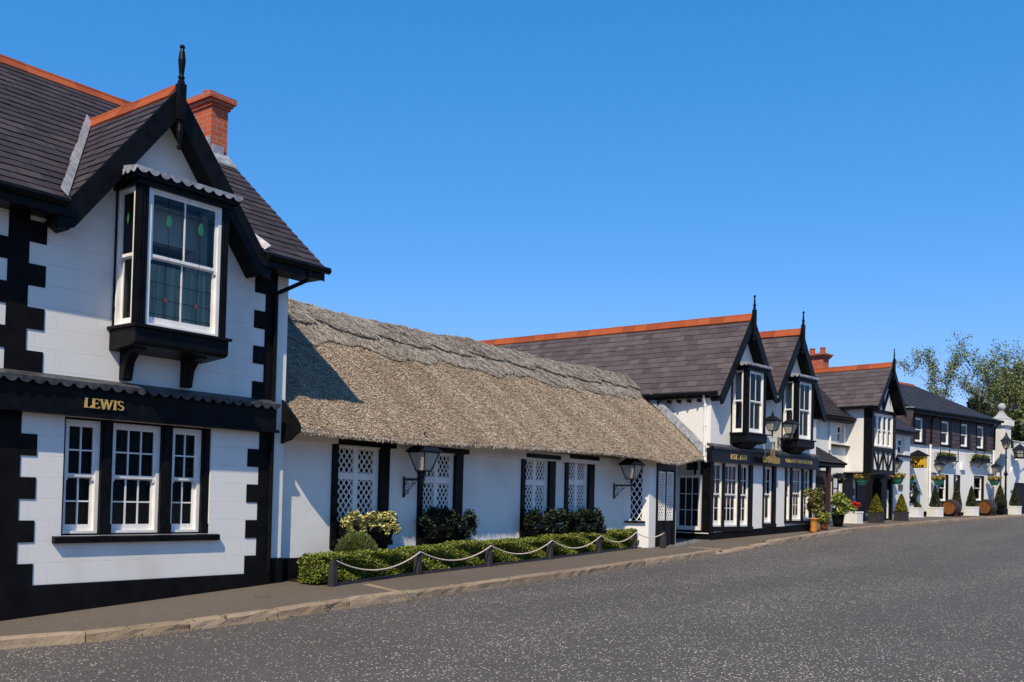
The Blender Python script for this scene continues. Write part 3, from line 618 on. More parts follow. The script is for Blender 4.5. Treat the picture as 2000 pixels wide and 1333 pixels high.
b.box(.28, .62, -.38, 0.03, 5.20, 5.34)
b.build('eaves_boards', BLACK, H)
for a0, a1 in ((-9, -3.92), (-.58, .72)): MB().tube([(a0, -.475, 5.355), (a1, -.475, 5.355)], .062, 8).build('gutter', BLACK, H)
b = MB(); b.tube([(.30, -.44, 5.30), (.28, -.42, 5.12), (-.02, -.10, 4.90), (-.05, -.05, 4.86), (-.05, -.05, .2)], .036, 8)
b.build('downpipe', BLACK, H)
b = MB()   # turned finial post
fx, fy = -2.24, -.43
b.box(fx-.058, fx+.058, fy-.058, fy+.058, 7.02, 7.56)
b.lathe(fx, fy, [(.02, 6.58), (.035, 6.60), (.035, 6.64), (.022, 6.66), (.04, 6.74), (.052, 6.85), (.04, 6.95), (.03, 6.97), (.045, 6.985), (.045, 7.02)], 12)
b.lathe(fx, fy, [(.05, 7.56), (.055, 7.60), (.035, 7.62), (.052, 7.66), (.035, 7.70), (.045, 7.80), (.055, 7.92), (.04, 8.04), (.026, 8.09), (.038, 8.105), (.038, 8.135), (.02, 8.15)], 12)
b.build('finial', BLACK, H)
c = MB(); c.box(.28, .645, 2.4, 3.9, 7.2, 8.74)
for i, (e_, z0, z1) in enumerate(((.035, 8.74, 8.80), (.07, 8.80, 8.86), (.115, 8.86, 8.965))): c.box(.28-e_, .645+e_, 2.4-e_, 3.9+e_, z0, z1)
ch = c.build('chimney', BRICK, H)
c = MB()
for y in (2.72, 3.5): MB().lathe(.46, y, [(.13, 8.96), (.12, 9.0), (.11, 9.08), (.13, 9.085), (.13, 9.12), (.09, 9.12)], 14).build('chimney_pot', CLAY, ch)
c = MB(); c.oz([(2.36, 7.70), (2.36, 8.02), (2.395, 8.02), (2.395, 7.70)], .3, .55)
for i in range(4): c.box(.255, .278, 2.40+i*.22, 2.62+i*.22, 7.8+i*.16, 8.16+i*.17)
c.oz([(2.1, 7.59), (2.1, 7.63), (2.40, 7.90), (2.40, 7.85)], .26, .67)
c.build('chimney_flashing', LEAD, ch)

# ------------------------------------------------------------------ THATCHED COTTAGE
T_ = thing('thatched_cottage', (.3, 0, 0), 0, 'low white cottage under a long thatched roof, with lattice windows in black surrounds', 'cottage')
OX = .3; KS = 1.0144
def ks(x, y, z): return (KS*x+(1-KS)*CAMP.x, KS*y+(1-KS)*CAMP.y, KS*z+(1-KS)*CAMP.z)
T_.location = ks(.3, 0, 0); T_.scale = (KS,)*3      # the cottage wall stands about 0.2 m behind the corner house
def L(*a): return a
wins = [(1.44, 2.78, 2.40), (3.70, 4.95, 2.40), (7.10, 8.32, 2.44), (8.84, 10.02, 2.50)]
mb = MB((-OX, 0, 1, 0)); wallcells(mb, -.1, 11.55, -.3, 2.75, 0.012, .40, [(a, b_, .72, z) for a, b_, z in wins])
# the wall splays out to the porch
Pp = [(11.52, .012), (12.02, -.47), (12.38, -.47)]
mb.build('front_wall', ROUGHCAST, T_)
mb = MB((-OX, 0, 1, 0)); mb.ao([(11.5, .012), (12.0, -.47), (12.36, -.47), (12.36, .3), (11.9, .5)], -.2, 2.72); mb.ao([(13.42, -.47), (13.50, -.47), (13.50, 1.5), (13.42, 1.5)], -.2, 2.75); mb.box(13.5, 16.4, 1.5, 1.8, 0, 3.2)
mb.build('porch_wall', WHITE, T_)
mb = MB((-OX, 0, 1, 0)); mb.box(-.1, 1.3, -.012, .012, -.3, .42)
mb.build('plinth', BLACKM, T_)
mb = MB((-OX, 0, 1, 0)); mb.box(-.05, 11.35, -.09, .012, 2.435, 2.62); mb.build('cornice', WHITE, T_)
for a, b_, zt in wins:
    f = MB((-OX, 0, 1, 0)); f.box(a-.10, a+.03, -.03, .1, .55, zt+.03); f.box(b_-.23, b_, -.03, .1, .55, zt+.03); f.box(a-.04, b_+.1, -.10, .1, zt+.03, zt+.13); f.box(a-.08, b_+.07, -.09, .1, .60, .70); f.box(a, b_, -.01, .1, .42, .60); f.box(a+.03, b_-.23, .02, .1, .70, 1.02)
    fo = f.build('lattice_window', BLACK, T_)
    ia, ib = a+.03, b_-.23; zm = zt-.53; n0 = .05
    w_ = MB((-OX, 0, 1, 0)); w_.box(ia, ib, n0, n0+.05, zt-.03, zt+.03); w_.box(ia, ia+.045, n0, n0+.05, 1.02, zt-.03); w_.box(ib-.13, ib, n0, n0+.05, 1.02, zt-.03); mid = (ia+ib-.085)/2
    w_.box(mid-.055, mid+.055, n0-.004, n0+.05, 1.02, zt-.03); w_.box(ia+.045, mid-.055, n0, n0+.05, zm-.06, zm+.06); w_.box(mid+.055, ib-.13, n0, n0+.05, zm-.06, zm+.06)
    for x0, x1 in ((ia+.045, mid-.055), (mid+.055, ib-.13)):
        for z0, z1 in ((1.02, zm-.06), (zm+.06, zt-.03)):
            # diamond lattice clipped to the light
            cw, chh = (x1-x0)/3, .165; poly = [(x0, z0), (x1, z0), (x1, z1), (x0, z1)]; hw = .0105
            for s in (1, -1):
                k = chh/cw*s
                for c0 in np.arange(-6, 22):
                    zc = (z0 if s > 0 else z1)+ (c0-6)*chh; xa, xb = x0-.02, x1+.02
                    za, zb = zc+k*(xa-x0), zc+k*(xb-x0); tk = hw*math.hypot(1, k)
                    pg = clip(poly, [(xa, za-tk), (xb, zb-tk), (xb, zb+tk), (xa, za+tk)])
                    if len(pg) >= 3: w_.az(pg, n0+.012+.001*(s > 0), n0+.028+.001*(s > 0))
    w_.build('lattice', FRAME, fo)
    MB((-OX, 0, 1, 0)).box(ia+.02, ib-.08, n0+.034, n0+.037, 1.02, zt).build('pane', GLASS, fo)
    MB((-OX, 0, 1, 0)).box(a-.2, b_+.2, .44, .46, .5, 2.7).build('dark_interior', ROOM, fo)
# splayed wall lattice window, standing proud of the wall
ux, uy = .5/math.hypot(.5, .482), -.482/math.hypot(.5, .482)
Ts = (11.5-OX, .012, ux, uy); f = MB(Ts); f.box(.04, .58, -.07, 0, .985, 1.035); sl = f.build('splay_window', BLACK, T_)
w_ = MB(Ts); x0, x1, z0, z1 = .2, .50, 1.05, 2.44; cw, chh = .15, .23
for s in (1, -1):
    for c0 in range(-4, 14):
        k = chh/cw*s; zc = (z0 if s > 0 else z1)+(c0-4)*chh; tk = .012*math.hypot(1, k)
        pg = clip([(x0, z0), (x1, z0), (x1, z1), (x0, z1)], [(x0-.02, zc-.02*k-tk), (x1+.02, zc+k*(x1+.02-x0)-tk), (x1+.02, zc+k*(x1+.02-x0)+tk), (x0-.02, zc-.02*k+tk)])
        if len(pg) >= 3: w_.az(pg, -.022-.001*(s > 0), -.006)
w_.build('lattice', FRAME, sl); MB(Ts).box(x0, x1, -.005, -.001, z0, z1).build('pane', mat('dark_pane', (.008, .009, .011), .04, .5), sl)
# porch door: black frame, two lattice leaves
f = MB((-OX, 0, 1, 0)); f.box(12.36, 12.44, -.50, .0, .2, 2.7); f.box(13.30, 13.42, -.50, .0, .2, 2.7); f.box(12.44, 13.30, -.50, -.40, 2.40, 2.7); f.box(12.44, 13.30, -.47, -.42, .2, 1.03); f.box(12.84, 12.89, -.50, -.42, .2, 2.40)
for x in (12.5, 12.93): f.box(x, x+.3, -.483, -.47, .4, .92)
dr = f.build('porch_door', BLACK, T_)
w_ = MB((-OX, 0, 1, 0))
for x0, x1 in ((12.455, 12.83), (12.90, 13.285)):
    z0, z1 = 1.05, 2.36
    w_.box(x0, x0+.035, -.49, -.45, z0, z1); w_.box(x1-.035, x1, -.49, -.45, z0, z1); w_.box(x0+.035, x1-.035, -.49, -.45, z0, z0+.04); w_.box(x0+.035, x1-.035, -.49, -.45, z1-.04, z1)
    for s in (1, -1):
        for c0 in range(-4, 18):
            k = .15/.10*s; zc = (z0 if s > 0 else z1)+(c0-4)*.15; tk = .011*math.hypot(1, k); xa, xb = x0+.03, x1-.03
            pg = clip([(xa, z0+.03), (xb, z0+.03), (xb, z1-.03), (xa, z1-.03)], [(xa-.02, zc-.02*k-tk), (xb+.02, zc+k*(xb+.02-xa)-tk), (xb+.02, zc+k*(xb+.02-xa)+tk), (xa-.02, zc-.02*k+tk)])
            if len(pg) >= 3: w_.az(pg, -.478-.001*(s > 0), -.462)
w_.build('lattice', FRAME, dr); MB((-OX, 0, 1, 0)).box(12.45, 13.29, -.448, -.445, 1.05, 2.38).build('pane', mat('dark_door_pane', (.008, .009, .011), .04, .5), dr)
# thatch
TX = np.array([.08, 1.2, 2.6, 4.9, 7.6, 9.6, 11.0, 12.0, 12.7, 13.4, 14.6, 15.6, 16.45]); TY = np.array([-.58, -.66, -.68, -.68, -.68, -.68, -.74, -.90, -.95, -.82, -.5, -.15, .12]); TZ = np.array([2.52, 2.505, 2.49, 2.56, 2.615, 2.655, 2.63, 2.55, 2.525, 2.625, 2.76, 2.82, 2.85])
kx = np.arange(.08, 16.46, .08)
def sm(x, v):
    y = np.interp(kx, x, v); k = np.hanning(15); k /= k.sum(); return np.convolve(np.pad(y, 7, 'edge'), k, 'valid')
SY, SZ = sm(TX, TY), sm(TX, TZ)
def th_pt(x, t, lift=0.):
    """x along, t 0 at the eave nose to 1 at the ridge; arrays"""
    x = np.asarray(x, float); t = np.asarray(t, float)
    ye = np.interp(x, kx, SY); ze = np.interp(x, kx, SZ)
    zr = 5.48+.03*np.sin(x*.9)+.02*np.sin(x*2.3+1); y0 = ye+.02; z0 = ze+.08
    wob = .012*np.sin(x*3.1+t*7)+.010*np.sin(x*7.3-t*17)+.008*np.sin(x*13+t*29)
    b_ = .07*np.sin(np.pi*t)+wob+lift
    return np.stack([x-.0, y0+(3.0-y0)*t-.62*b_, z0+(zr-z0)*t+.78*b_], -1)
nx, ntt = len(kx), 26; ts = np.linspace(0, 1, ntt)
vs = []; 
for i, x in enumerate(kx):
    ye, ze = SY[i], SZ[i]; jn = random.uniform(-.012, .012)
    vs += [(x, .05, ze+.12), (x, ye+.16, ze+.02), (x, ye+.03+jn, ze+jn), (x, ye+.0+jn, ze+.03)]
    vs += [tuple(p) for p in th_pt(np.full(ntt, x), ts)]
    vs += [(x, 4.8, 4.1), (x, 6.6, 2.6)]
k = 4+ntt+2; fs = [(i*k+j, (i+1)*k+j, (i+1)*k+j+1, i*k+j+1) for i in range(nx-1) for j in range(k-1)]
fs += [tuple(range(k))[::-1], tuple(range((nx-1)*k, nx*k))]
vs = [(a-OX, b_, c) for a, b_, c in vs]
me = bpy.data.meshes.new('thatch'); me.from_pydata(vs, [], fs); me.materials.append(THATCH)
tho = link('thatch_roof', me, T_)
def straws(n, tlo, thi, ln, wd, m, name, parent, lift, tilt, alongx=0., fn=None, sx=(.10, 16.3)):
    x = rng.uniform(*sx, n); t = rng.uniform(0, 1, n)
    lo = tlo(x) if callable(tlo) else tlo; hi = thi(x) if callable(thi) else thi
    t = lo+(hi-lo)*t
    c = th_pt(x, t, lift); ye = np.interp(x, kx, SY); ze = np.interp(x, kx, SZ)
    sl_ = np.stack([np.zeros(n), 3.0-ye-.02, 5.48-ze-.08], 1); sl_ /= np.linalg.norm(sl_, axis=1)[:, None]
    nr = np.stack([np.zeros(n), -sl_[:, 2], sl_[:, 1]], 1); ax = np.array([1., 0, 0])
    ang = rng.normal(0, .32, n)+alongx*rng.choice([-1, 1], n)*rng.uniform(.5, 1.3, n)
    d = sl_*np.cos(ang)[:, None]+ax*np.sin(ang)[:, None]; s = -sl_*np.sin(ang)[:, None]+ax*np.cos(ang)[:, None]
    d = d-nr*np.abs(rng.normal(tilt, tilt*.5, n))[:, None]; d /= np.linalg.norm(d, axis=1)[:, None]
    c = c+nr*rng.uniform(0, .012, n)[:, None]; c[:, 0] -= OX
    l = rng.uniform(*ln, n)[:, None]/2; ww = rng.uniform(*wd, n)[:, None]/2
    s = s*np.cos(rng.uniform(-.9, .9, n))[:, None]+nr*np.sin(rng.uniform(-.9, .9, n))[:, None]
    return quads(name, c.astype(np.float32), (d*l).astype(np.float32), (s*ww).astype(np.float32), m, parent)
def edge2(x): return .655+.03*np.sin(x*2.1+.5)+.018*np.sin(x*5.3)        # lower edge of the ridge layer
def edge1(x):                                                               # ragged saw edge of the upper layer
    ph = (x/1.52+.18*np.sin(x*.7)) % 1
    return .80+.05*(1-ph)**1.5-.02*np.sin(np.pi*ph)
straws(210000, 0, 1.0, (.020, .045), (.007, .014), STRAW, 'straw_ends', tho, .010, .35)
# eave fringe
n = 7000; x = rng.uniform(.10, 16.3, n); ye = np.interp(x, kx, SY); ze = np.interp(x, kx, SZ); q_ = rng.random(n)
c = np.stack([x-OX, ye+.0+rng.uniform(-.02, .06, n), ze+.0+q_*.07], 1); d = np.stack([rng.normal(0, .25, n), rng.normal(-.25, .2, n), -np.ones(n)], 1); d /= np.linalg.norm(d, axis=1)[:, None]
s = np.stack([np.ones(n), rng.normal(0, .4, n), np.zeros(n)], 1)
quads('eave_straws', c.astype(np.float32), (d*rng.uniform(.012, .03, n)[:, None]).astype(np.float32), (s*.006).astype(np.float32), STRAW, tho)
def cap(lo, lift, name, m, rag):
    vs = []; xs_ = np.arange(.09, 16.40, .04); n = len(xs_); nt_ = 9
    for x in xs_:
        a = float(lo(x))+random.uniform(-rag, rag); tt = a+(1.0-a)*np.linspace(0, 1, nt_)
        vs.append(tuple(th_pt(x, a, -.01))); P = th_pt(np.full(nt_, x), tt, lift); vs += [tuple(p) for p in P]
        top = P[-1]; vs += [(x, 3.12, top[2]-.02), (x, 3.9, 4.9)]
    k = nt_+3; fs = [(i*k+j, (i+1)*k+j, (i+1)*k+j+1, i*k+j+1) for i in range(n-1) for j in range(k-1)]
    fs += [tuple(range(k))[::-1], tuple(range((n-1)*k, n*k))]
    me = bpy.data.meshes.new(name); me.from_pydata([(a-OX, b_, c_) for a, b_, c_ in vs], [], fs); me.materials.append(m); return link(name, me, tho)
cap(edge2, .028, 'ridge_layer', THATCHD, .002); cap(edge1, .085, 'ridge_cap', THATCHD, .006)
straws(30000, edge2, lambda x: edge1(x), (.06, .16), (.007, .013), STRAWG, 'ridge_straws', tho, .040, .05, .35)
straws(30000, edge1, 1.0, (.08, .20), (.007, .014), STRAWG, 'ridge_straws', tho, .096, .06, .8)
mb = MB((-OX, 0, 1, 0)); mb.oz([(-.1, 2.34), (-.40, 2.42), (-.60, 2.56), (-.60, 2.68), (-.40, 2.88), (-.1, 3.14)], .045, .085); mb.build('dark_end_cover', BLACKM, T_)  # added black sheet over the thatch's left end, keeps that face dark
mb = MB((-OX, 0, 1, 0)); n = 4       # lead apron where the thatch meets the inn
for i in range(n):
    t0, t1 = .02+.66*i/n, .02+.66*(i+1)/n; a = th_pt(16.06, t0, .05); b_ = th_pt(16.06, t1-.003, .05); nz = Vector((0, -.62, .78))
    A = Vector(a); B = Vector(b_)
    mb.loft([tuple(A+Vector((-.03, 0, 0))), tuple(A+Vector((.0, 0, 0))+nz*.22), tuple(A+Vector((.03, 0, 0))+nz*.22), tuple(A+Vector((.02, 0, 0)))], [tuple(B+Vector((-.03, 0, 0))), tuple(B+nz*.22), tuple(B+Vector((.03, 0, 0))+nz*.22), tuple(B+Vector((.02, 0, 0)))])
mb.build('apron_flashing', LEAD, T_)

# ------------------------------------------------------------------ GABLED INN
class Fr:
    def __init__(s, ox, oy, phi, k=1., z=0.): s.k = k; s.z = z; s.o = Vector((ox, oy)); s.a = R(phi); s.t = Vector((math.cos(s.a), math.sin(s.a))); s.n = Vector((-math.sin(s.a), math.cos(s.a)))
    def w(s, al, off, z=0): p = s.o+(s.t*al+s.n*off)*s.k; return (p.x, p.y, z*s.k+s.z if z else 0)
F2, F3, F4 = Fr(16.5, 0, -6), Fr(26.803, 1.65, -8, 1.10, -.152), Fr(40, 2, -14)
I = thing('gabled_inn', F2.w(0, 0), F2.a, 'white inn with two tall steep gables, twin oriels and gold EST. 1614 lettering', 'inn')
lw = [(.04, 2.54), (3.20, 4.08), (4.68, 6.53)]
mb = MB(); wallcells(mb, 0, 6.92, -.2, 4.85, 0, .3, [(.14, 2.45, .84, 2.80), (3.27, 4.05, .93, 2.82), (4.80, 6.60, 1.02, 2.86), (1.26, 2.15, 3.85, 4.85), (4.50, 5.39, 3.85, 4.85)])
for gx in (1.74, 4.99): mb.az([(gx-1.62, 4.85), (gx+1.62, 4.85), (gx+1.62, 5.1), (gx, 7.28), (gx-1.62, 5.1)], .002, .25)
mb.build('front_wall', WHITE, I)
mb = MB(); mb.ao([(0, .301), (.3, .301), (.3, 1.6), (-.85, 12), (-1.15, 12), (0, 1.6)], -.2, 4.86); mb.build('side_wall', WHITE, I); mb = MB(); mb.box(6.62, 6.92, .301, 12, -.2, 4.86); mb.build('side_wall', WHITE, I)
mb = MB()
zs = [(0, .64), (2.56, .76), (3.27, .79), (4.64, .84), (6.93, .94)]
for (a, za), (b_, zb) in zip(zs, zs[1:]): mb.az([(a if a else -.03, -.2), (b_, -.2), (b_, zb), (a if a else -.03, za)], -.03, 0)
mb.oz([(-.03, -.2), (1.6, -.2), (1.6, .62), (-.03, .62)], -.031, 0)
mb.build('plinth', BLACKM, I)
mb = MB(); mb.oz([(-.02, .625), (1.6, .625), (1.6, .65), (-.02, .65)], -.07, 0); mb.build('plinth_ledge', WHITE, I)
f = MB()     # black ground floor surrounds
f.box(-.03, .15, -.05, .28, .66, 2.80); f.box(-.045, .16, -.06, -.05, .66, .86); f.box(-.05, .0, -.04, .30, .66, 2.80)
f.box(2.38, 2.55, -.02, .2, .80, 2.80); f.box(.10, 2.55, -.06, .2, .70, .84)
for a in (.80, 1.74): f.box(a, a+.11, .015, .2, .84, 2.80)
f.build('window_surround', BLACK, I)
f = MB(); f.box(3.20, 3.30, -.02, .2, .84, 2.83); f.box(3.90, 4.08, -.02, .24, .84, 2.83); f.box(3.2, 4.08, -.05, .2, .81, .93); f.build('window_surround', BLACK, I)
f = MB(); f.box(4.68, 4.80, -.02, .2, .95, 2.85); f.box(5.16, 5.27, .015, .2, 1.0, 2.85); f.box(5.98, 6.08, .015, .2, 1.0, 2.85); f.box(6.58, 6.68, -.02, .2, 1.0, 2.86); f.box(4.68, 6.90, -.06, .2, .93, 1.03); f.build('window_surround', BLACK, I)
cw = ([(.55, .98, 0, .9)], CURT)
for a0, a1, c, z0, z1 in ((.16, .79, 2, .84, 2.79), (.92, 1.73, 3, .84, 2.79), (1.86, 2.38, 2, .84, 2.79)): sash(I, a0, a1, z0, z1, .06, c, curtain=cw, bottom=.16, frame=.04)
sash(I, 3.31, 3.89, .94, 2.80, .06, 2, (2, 1), curtain=([(0, 1, 0, .5)], CURTW), bottom=.16, frame=.04)
for a0, a1, c in ((4.81, 5.15, 1), (5.28, 5.97, 3), (6.09, 6.57, 2)): sash(I, a0, a1, 1.03, 2.84, .06, c, curtain=cw, bottom=.16, frame=.04)
# side return: nine pane window in the flank
Tsd = (0, 1.12, 0, -1)
sash(I, .02, .88, .72, 2.40, -.125, 3, (3, 1), T=Tsd, mid=False, bottom=.12, room=False, frame=.05)
MB(Tsd).box(.05, .85, -.05, -.045, .8, 2.36).build('dark_pane', ROOM, I)
f = MB(Tsd); f.box(-.02, 1.12, -.03, 0, .64, .72); f.build('flank_sill', BLACK, I); MB(Tsd).box(.3, .7, -.02, -.001, 2.55, 2.78).build('flank_vent', BLIND, I)
# signboard
f = MB(); f.box(-.17, 6.78, -.18, -.001, 2.86, 3.22); f.box(-.19, 6.80, -.21, -.001, 2.815, 2.86); f.box(-.17, -.001, -.001, .02, 2.86, 3.22)
sb = f.build('signboard', mat('navy_black_gloss_paint', (.006, .007, .012), .35, .18), I)
mb = MB(); mb.oz([(0, 3.37), (-.24, 3.265), (-.24, 3.25), (0, 3.28)], -.2, 6.82); scallop(mb, (-.2, -.245, 3.262), (6.82, -.245, 3.262), .085, .16); mb.build('lead_flashing', LEADD, sb)
mb = MB(); lettering(mb, 'EST. 1614', .87, 1.83, 2.925, .15, -.205, -.179); mb.build('lettering', GOLD, sb)
mb = MB(); lettering(mb, 'CRAWFORDSBURN', 4.36, 6.24, 2.985, .115, -.205, -.179); mb.build('lettering', GOLD, sb)
# freestanding gilt blackletter name
N_ = thing('gilt_name_sign', F2.w(2.5, -.34, 0), F2.a, 'gold blackletter sign reading The Old Inn, with tall strokes above the fascia', 'sign')
def blk(segs, x0, z0, k, kz):
    m = MB()
    for xa, za, xb, zb, t in segs:
        dx, dz = (xb-xa)*k, (zb-za)*kz; Ln = math.hypot(dx, dz); nx_, nz_ = -dz/Ln*t*k/2, dx/Ln*t*k/2; x, z = x0+xa*k, z0+za*kz
        m.az([(x+nx_, z+nz_), (x+dx+nx_, z+dz+nz_), (x+dx-nx_, z+dz-nz_), (x-nx_, z-nz_)], -.015-random.random()*.001, .015)
    return m
Tt, hr = .26, .10
glT = [(0, .95, .9, 1.05, .2), (.4, 1.0, .4, .1, Tt), (.4, .08, .8, .02, .18), (.05, .9, .0, .5, hr)]
glh = [(0, 0, 0, 2.0, Tt), (0, .75, .4, .95, .16), (.45, .95, .45, 0, Tt)]
gle = [(0, .1, 0, .85, Tt), (0, .92, .35, .8, .2), (.35, .8, .1, .5, hr), (0, .05, .4, .15, .18)]
glO = [(0, .15, 0, .95, Tt), (0, 1.0, .5, .9, .18), (.55, .9, .55, .15, Tt), (0, .08, .5, .0, .18), (.27, 1, .27, .0, hr)]
gll = [(0, 0, 0, 3.4, Tt)]
gld = [(0, .12, 0, .85, Tt), (0, .9, .5, .85, .16), (.5, 0, .5, 3.4, Tt), (0, .05, .5, .02, .16), (.5, 3.4, .15, 3.3, .16)]
glI = [(.1, .95, .6, 1.05, .2), (.35, 1, .35, .05, Tt), (.1, .05, .6, .0, .18)]
gln = [(0, 0, 0, .85, Tt), (0, .8, .45, .9, .16), (.45, .85, .45, 0, Tt)]
def word(ws, z0, k, kz):
    out = []
    for dx, gsg in ws: out += [(xa+dx, za, xb+dx, zb, t) for xa, za, xb, zb, t in gsg]
    return out
for segs, x0, z0, k, kz in ((word([(0, glT), (1.0, glh), (1.8, gle)], 0, 1, 1), .06, 2.90, .13, .19), (word([(0, glO), (1.0, gll), (1.35, gld)], 0, 1, 1), .42, 2.90, .20, .20), (word([(0, glI), (.85, gln), (1.65, gln)], 0, 1, 1), .83, 2.89, .15, .21)):
    blk(segs, x0, z0, k, kz).build('letters', GOLDD, N_)
MB().box(.05, 1.15, .015, .03, 2.96, 2.985).build('mounting_rail', IRON, N_)
# roofs
SK = -.11; gz, ge = 7.46, 1.46; dl2 = math.hypot(1, ge)
for gx, o1, sd_ in ((1.74, 12.6, 21), (4.99, 12.6, 23)):
    mb = MB()
    for sx in (-1, 1):
        hw = 1.84 if (sx < 0) == (gx < 3) else 1.635
        V = Vector((-sx, 0, ge)).normalized(); N = Vector((sx*ge, 0, 1)).normalized()
        slates(mb, (gx+sx*hw, 0, gz-hw*ge), (SK, 1, 0), V, N, [(-.38, 0), (o1, 0), (o1, hw*dl2), (-.38, hw*dl2)], .33, .22, seed=sd_+sx, ragged=.010)
    mb.build('gable_roof', [SLATEP, UNDER], I, fix=False)
    mb = MB(); ridge(mb, (gx-SK*.34*0, -.34, gz+.03), (gx+SK*o1, o1, gz+.03), .15, .19, .46); mb.build('ridge_tiles', CLAY, I, fix=False)
    b = MB(); out = 1.86; ap = gz+.0
    c_ = lambda x, dz: ap-dz-abs(x-gx)*ge
    lo_, hi_ = (gx-1.84, gx+1.62) if gx < 3 else (gx-1.60, gx+1.86)
    b.az([(lo_, c_(lo_, 0)), (gx, ap), (hi_, c_(hi_, 0)), (hi_-.03, c_(hi_, .26)), (hi_-.16, c_(hi_, .22)), (gx, ap-.40), (lo_+.16, c_(lo_, .22)), (lo_+.03, c_(lo_, .26))], -.40, -.345)
    b.az([(lo_+.02, c_(lo_, .10)), (gx, ap-.07), (hi_-.02, c_(hi_, .10)), (hi_-.14, c_(hi_, .14)), (gx, ap-.30), (lo_+.14, c_(lo_, .14))], -.345, -.002)
    for zz in (.52, .78):                                              # purlin ends
        for sx in (-1, 1):
            x = gx+sx*1.7*zz; z = ap-1.7*zz*ge-.34; b.box(x-.07, x+.07, -.30, 0, z-.06, z+.12)
    b.build('barge_boards', BLACK, I, bevel=.004)
    b = MB(); b.box(gx-.055, gx+.055, -.47, -.36, gz-.30, gz+.18)
    b.lathe(gx, -.415, [(.04, gz+.18), (.05, gz+.24), (.03, gz+.27), (.055, gz+.32), (.03, gz+.38), (.028, gz+.48), (.02, gz+.56), (.042, gz+.60), (.02, gz+.645)], 10)
    b.lathe(gx, -.415, [(.02, gz-.80), (.04, gz-.77), (.02, gz-.70), (.045, gz-.60), (.03, gz-.5), (.048, gz-.42), (.05, gz-.3)], 10)
    b.build('finial', BLACK, I)
    oriel(I, gx-.60, gx+.58, .55, 3.76, 5.70, 3.34, brackets=False, pw=.17, sidew=.0, curt=([(.50, 1, 0, .97)], CURTW))
b = MB(); b.ao([(-.12, 0), (.02, 0), (-1.1, 12), (-1.38, 12)], 4.76, 4.86); b.tube([(-.16, -.30, 4.86), (-.21-.11*12.2, 12.2, 4.86)], .06, 8)
for i in range(9): b.box(-.19-.035*i, .0-.03*i, .35+i*.34, .40+i*.34, 4.62, 4.72)
b.build('eaves_gutter', BLACK, I)
b = MB(); b.tube([(-.17, .17, 4.84), (-.13, .17, 4.70), (-.06, .17, 4.55), (-.06, .17, 2.98), (-.09, .12, 2.90), (-.2, .02, 2.80)], .04, 8)
for z in (4.5, 3.9, 3.3, 3.0): b.tube([(-.06, .17, z-.02), (-.06, .17, z+.02)], .052, 8)
b.build('downpipe', PLASTIC, I)
b = MB(); b.ao([(3.30, -.40), (3.44, -.40), (3.44-1.3, 12.5), (3.30-1.3, 12.5)], 5.03, 5.10); b.build('valley_gutter', LEAD, I)

# ------------------------------------------------------------------ TIMBERED HOUSE with jettied bay
J = thing('timbered_house', (*F3.o, F3.z), F3.a, 'white house with a half timbered jettied bay above a dark passage', 'house')
J.scale = (F3.k,)*3
mb = MB(); wallcells(mb, .2, 4.5, .2, 5.0, 0, .3, [(3.70, 4.22, 4.03, 4.74), (2.05, 2.95, .4, 2.9), (3.60, 4.50, 1.3, 2.85)]); mb.build('front_wall', WHITE, J)
mb = MB(); wallcells(mb, 8.6, 10.3, .2, 4.9, 0, .3, [(9.05, 9.75, 3.85, 4.55)]); mb.build('link_wall', WHITE, J); MB().box(4.46, 5.3, .02, .25, .2, 3.0).build('pier', WHITE, J)
sash(J, 3.72, 4.20, 4.05, 4.73, .08, 1, (1, 1), bottom=.06); sash(J, 9.07, 9.73, 3.87, 4.54, .08, 1, (1, 1), bottom=.06); sash(J, 3.62, 4.2, 1.3, 2.84, .08, 2, (2, 2), bottom=.1)
b = MB(); b.box(3.05, 4.80, -.16, 0, 3.86, 3.93); b.build('window_board', BLACK, J)
b = MB(); b.box(4.22, 4.95, -.04, .0, 1.25, 2.90); b.build('shutter', BLACK, J)
b = MB(); b.box(9.0, 10.25, -.08, 0, 3.74, 3.83); b.build('window_board', BLACK, J)
b = MB(); b.tube([(3.0, -.05, 4.9), (3.0, -.05, 3.7)], .045, 8); b.build('downpipe', PLASTIC, J)
mb = MB()   # lower slate roof running across
slates(mb, (0, -.32, 4.98), (1, 0, 0), Vector((0, 1, .8)).normalized(), Vector((0, -.8, 1)).normalized(), [(-1.2, 0), (4.8, 0), (4.8, 3.0), (-1.2, 3.0)], .34, .22, seed=31)
mb.build('lower_roof', [SLATED, UNDER], J, fix=False)
b = MB(); b.box(.2, 4.6, -.30, -.002, 4.80, 4.94); b.tube([(.2, -.37, 4.95), (4.6, -.37, 4.95)], .06, 8); b.build('eaves_gutter', BLACK, J)
b = MB(); b.tube([(2.75, .35, 5.5), (2.75, .35, 5.95)], .06, 8); b.build('soil_pipe', PLASTIC, J)
mb = MB(); wallcells(mb, 4.42, 6.46, 3.70, 5.34, -1.0, -.8, [(4.60, 6.30, 3.92, 5.20)]); mb.az([(4.5, 5.34), (6.4, 5.34), (5.44, 6.98)], -1.0, -.85); mb.box(4.42, 6.46, -1.0, -.8, 2.92, 3.70); mb.build('jetty_wall', WHITE, J)
mb = MB(); mb.box(4.42, 4.52, -.80, 6, 2.9, 5.45); mb.box(6.36, 6.46, -.80, 6, 2.9, 5.45); mb.box(4.42, 6.46, -.8, .0, 2.90, 2.94); mb.build('jetty_flank', WHITE, J)
b = MB(); e_ = -1.03
b.box(4.40, 4.58, e_-.03, -.93, 2.86, 5.36); b.box(4.395, 4.42, -.93, -.72, 2.86, 5.36); b.box(6.34, 6.48, e_-.03, -.93, 2.86, 5.36)
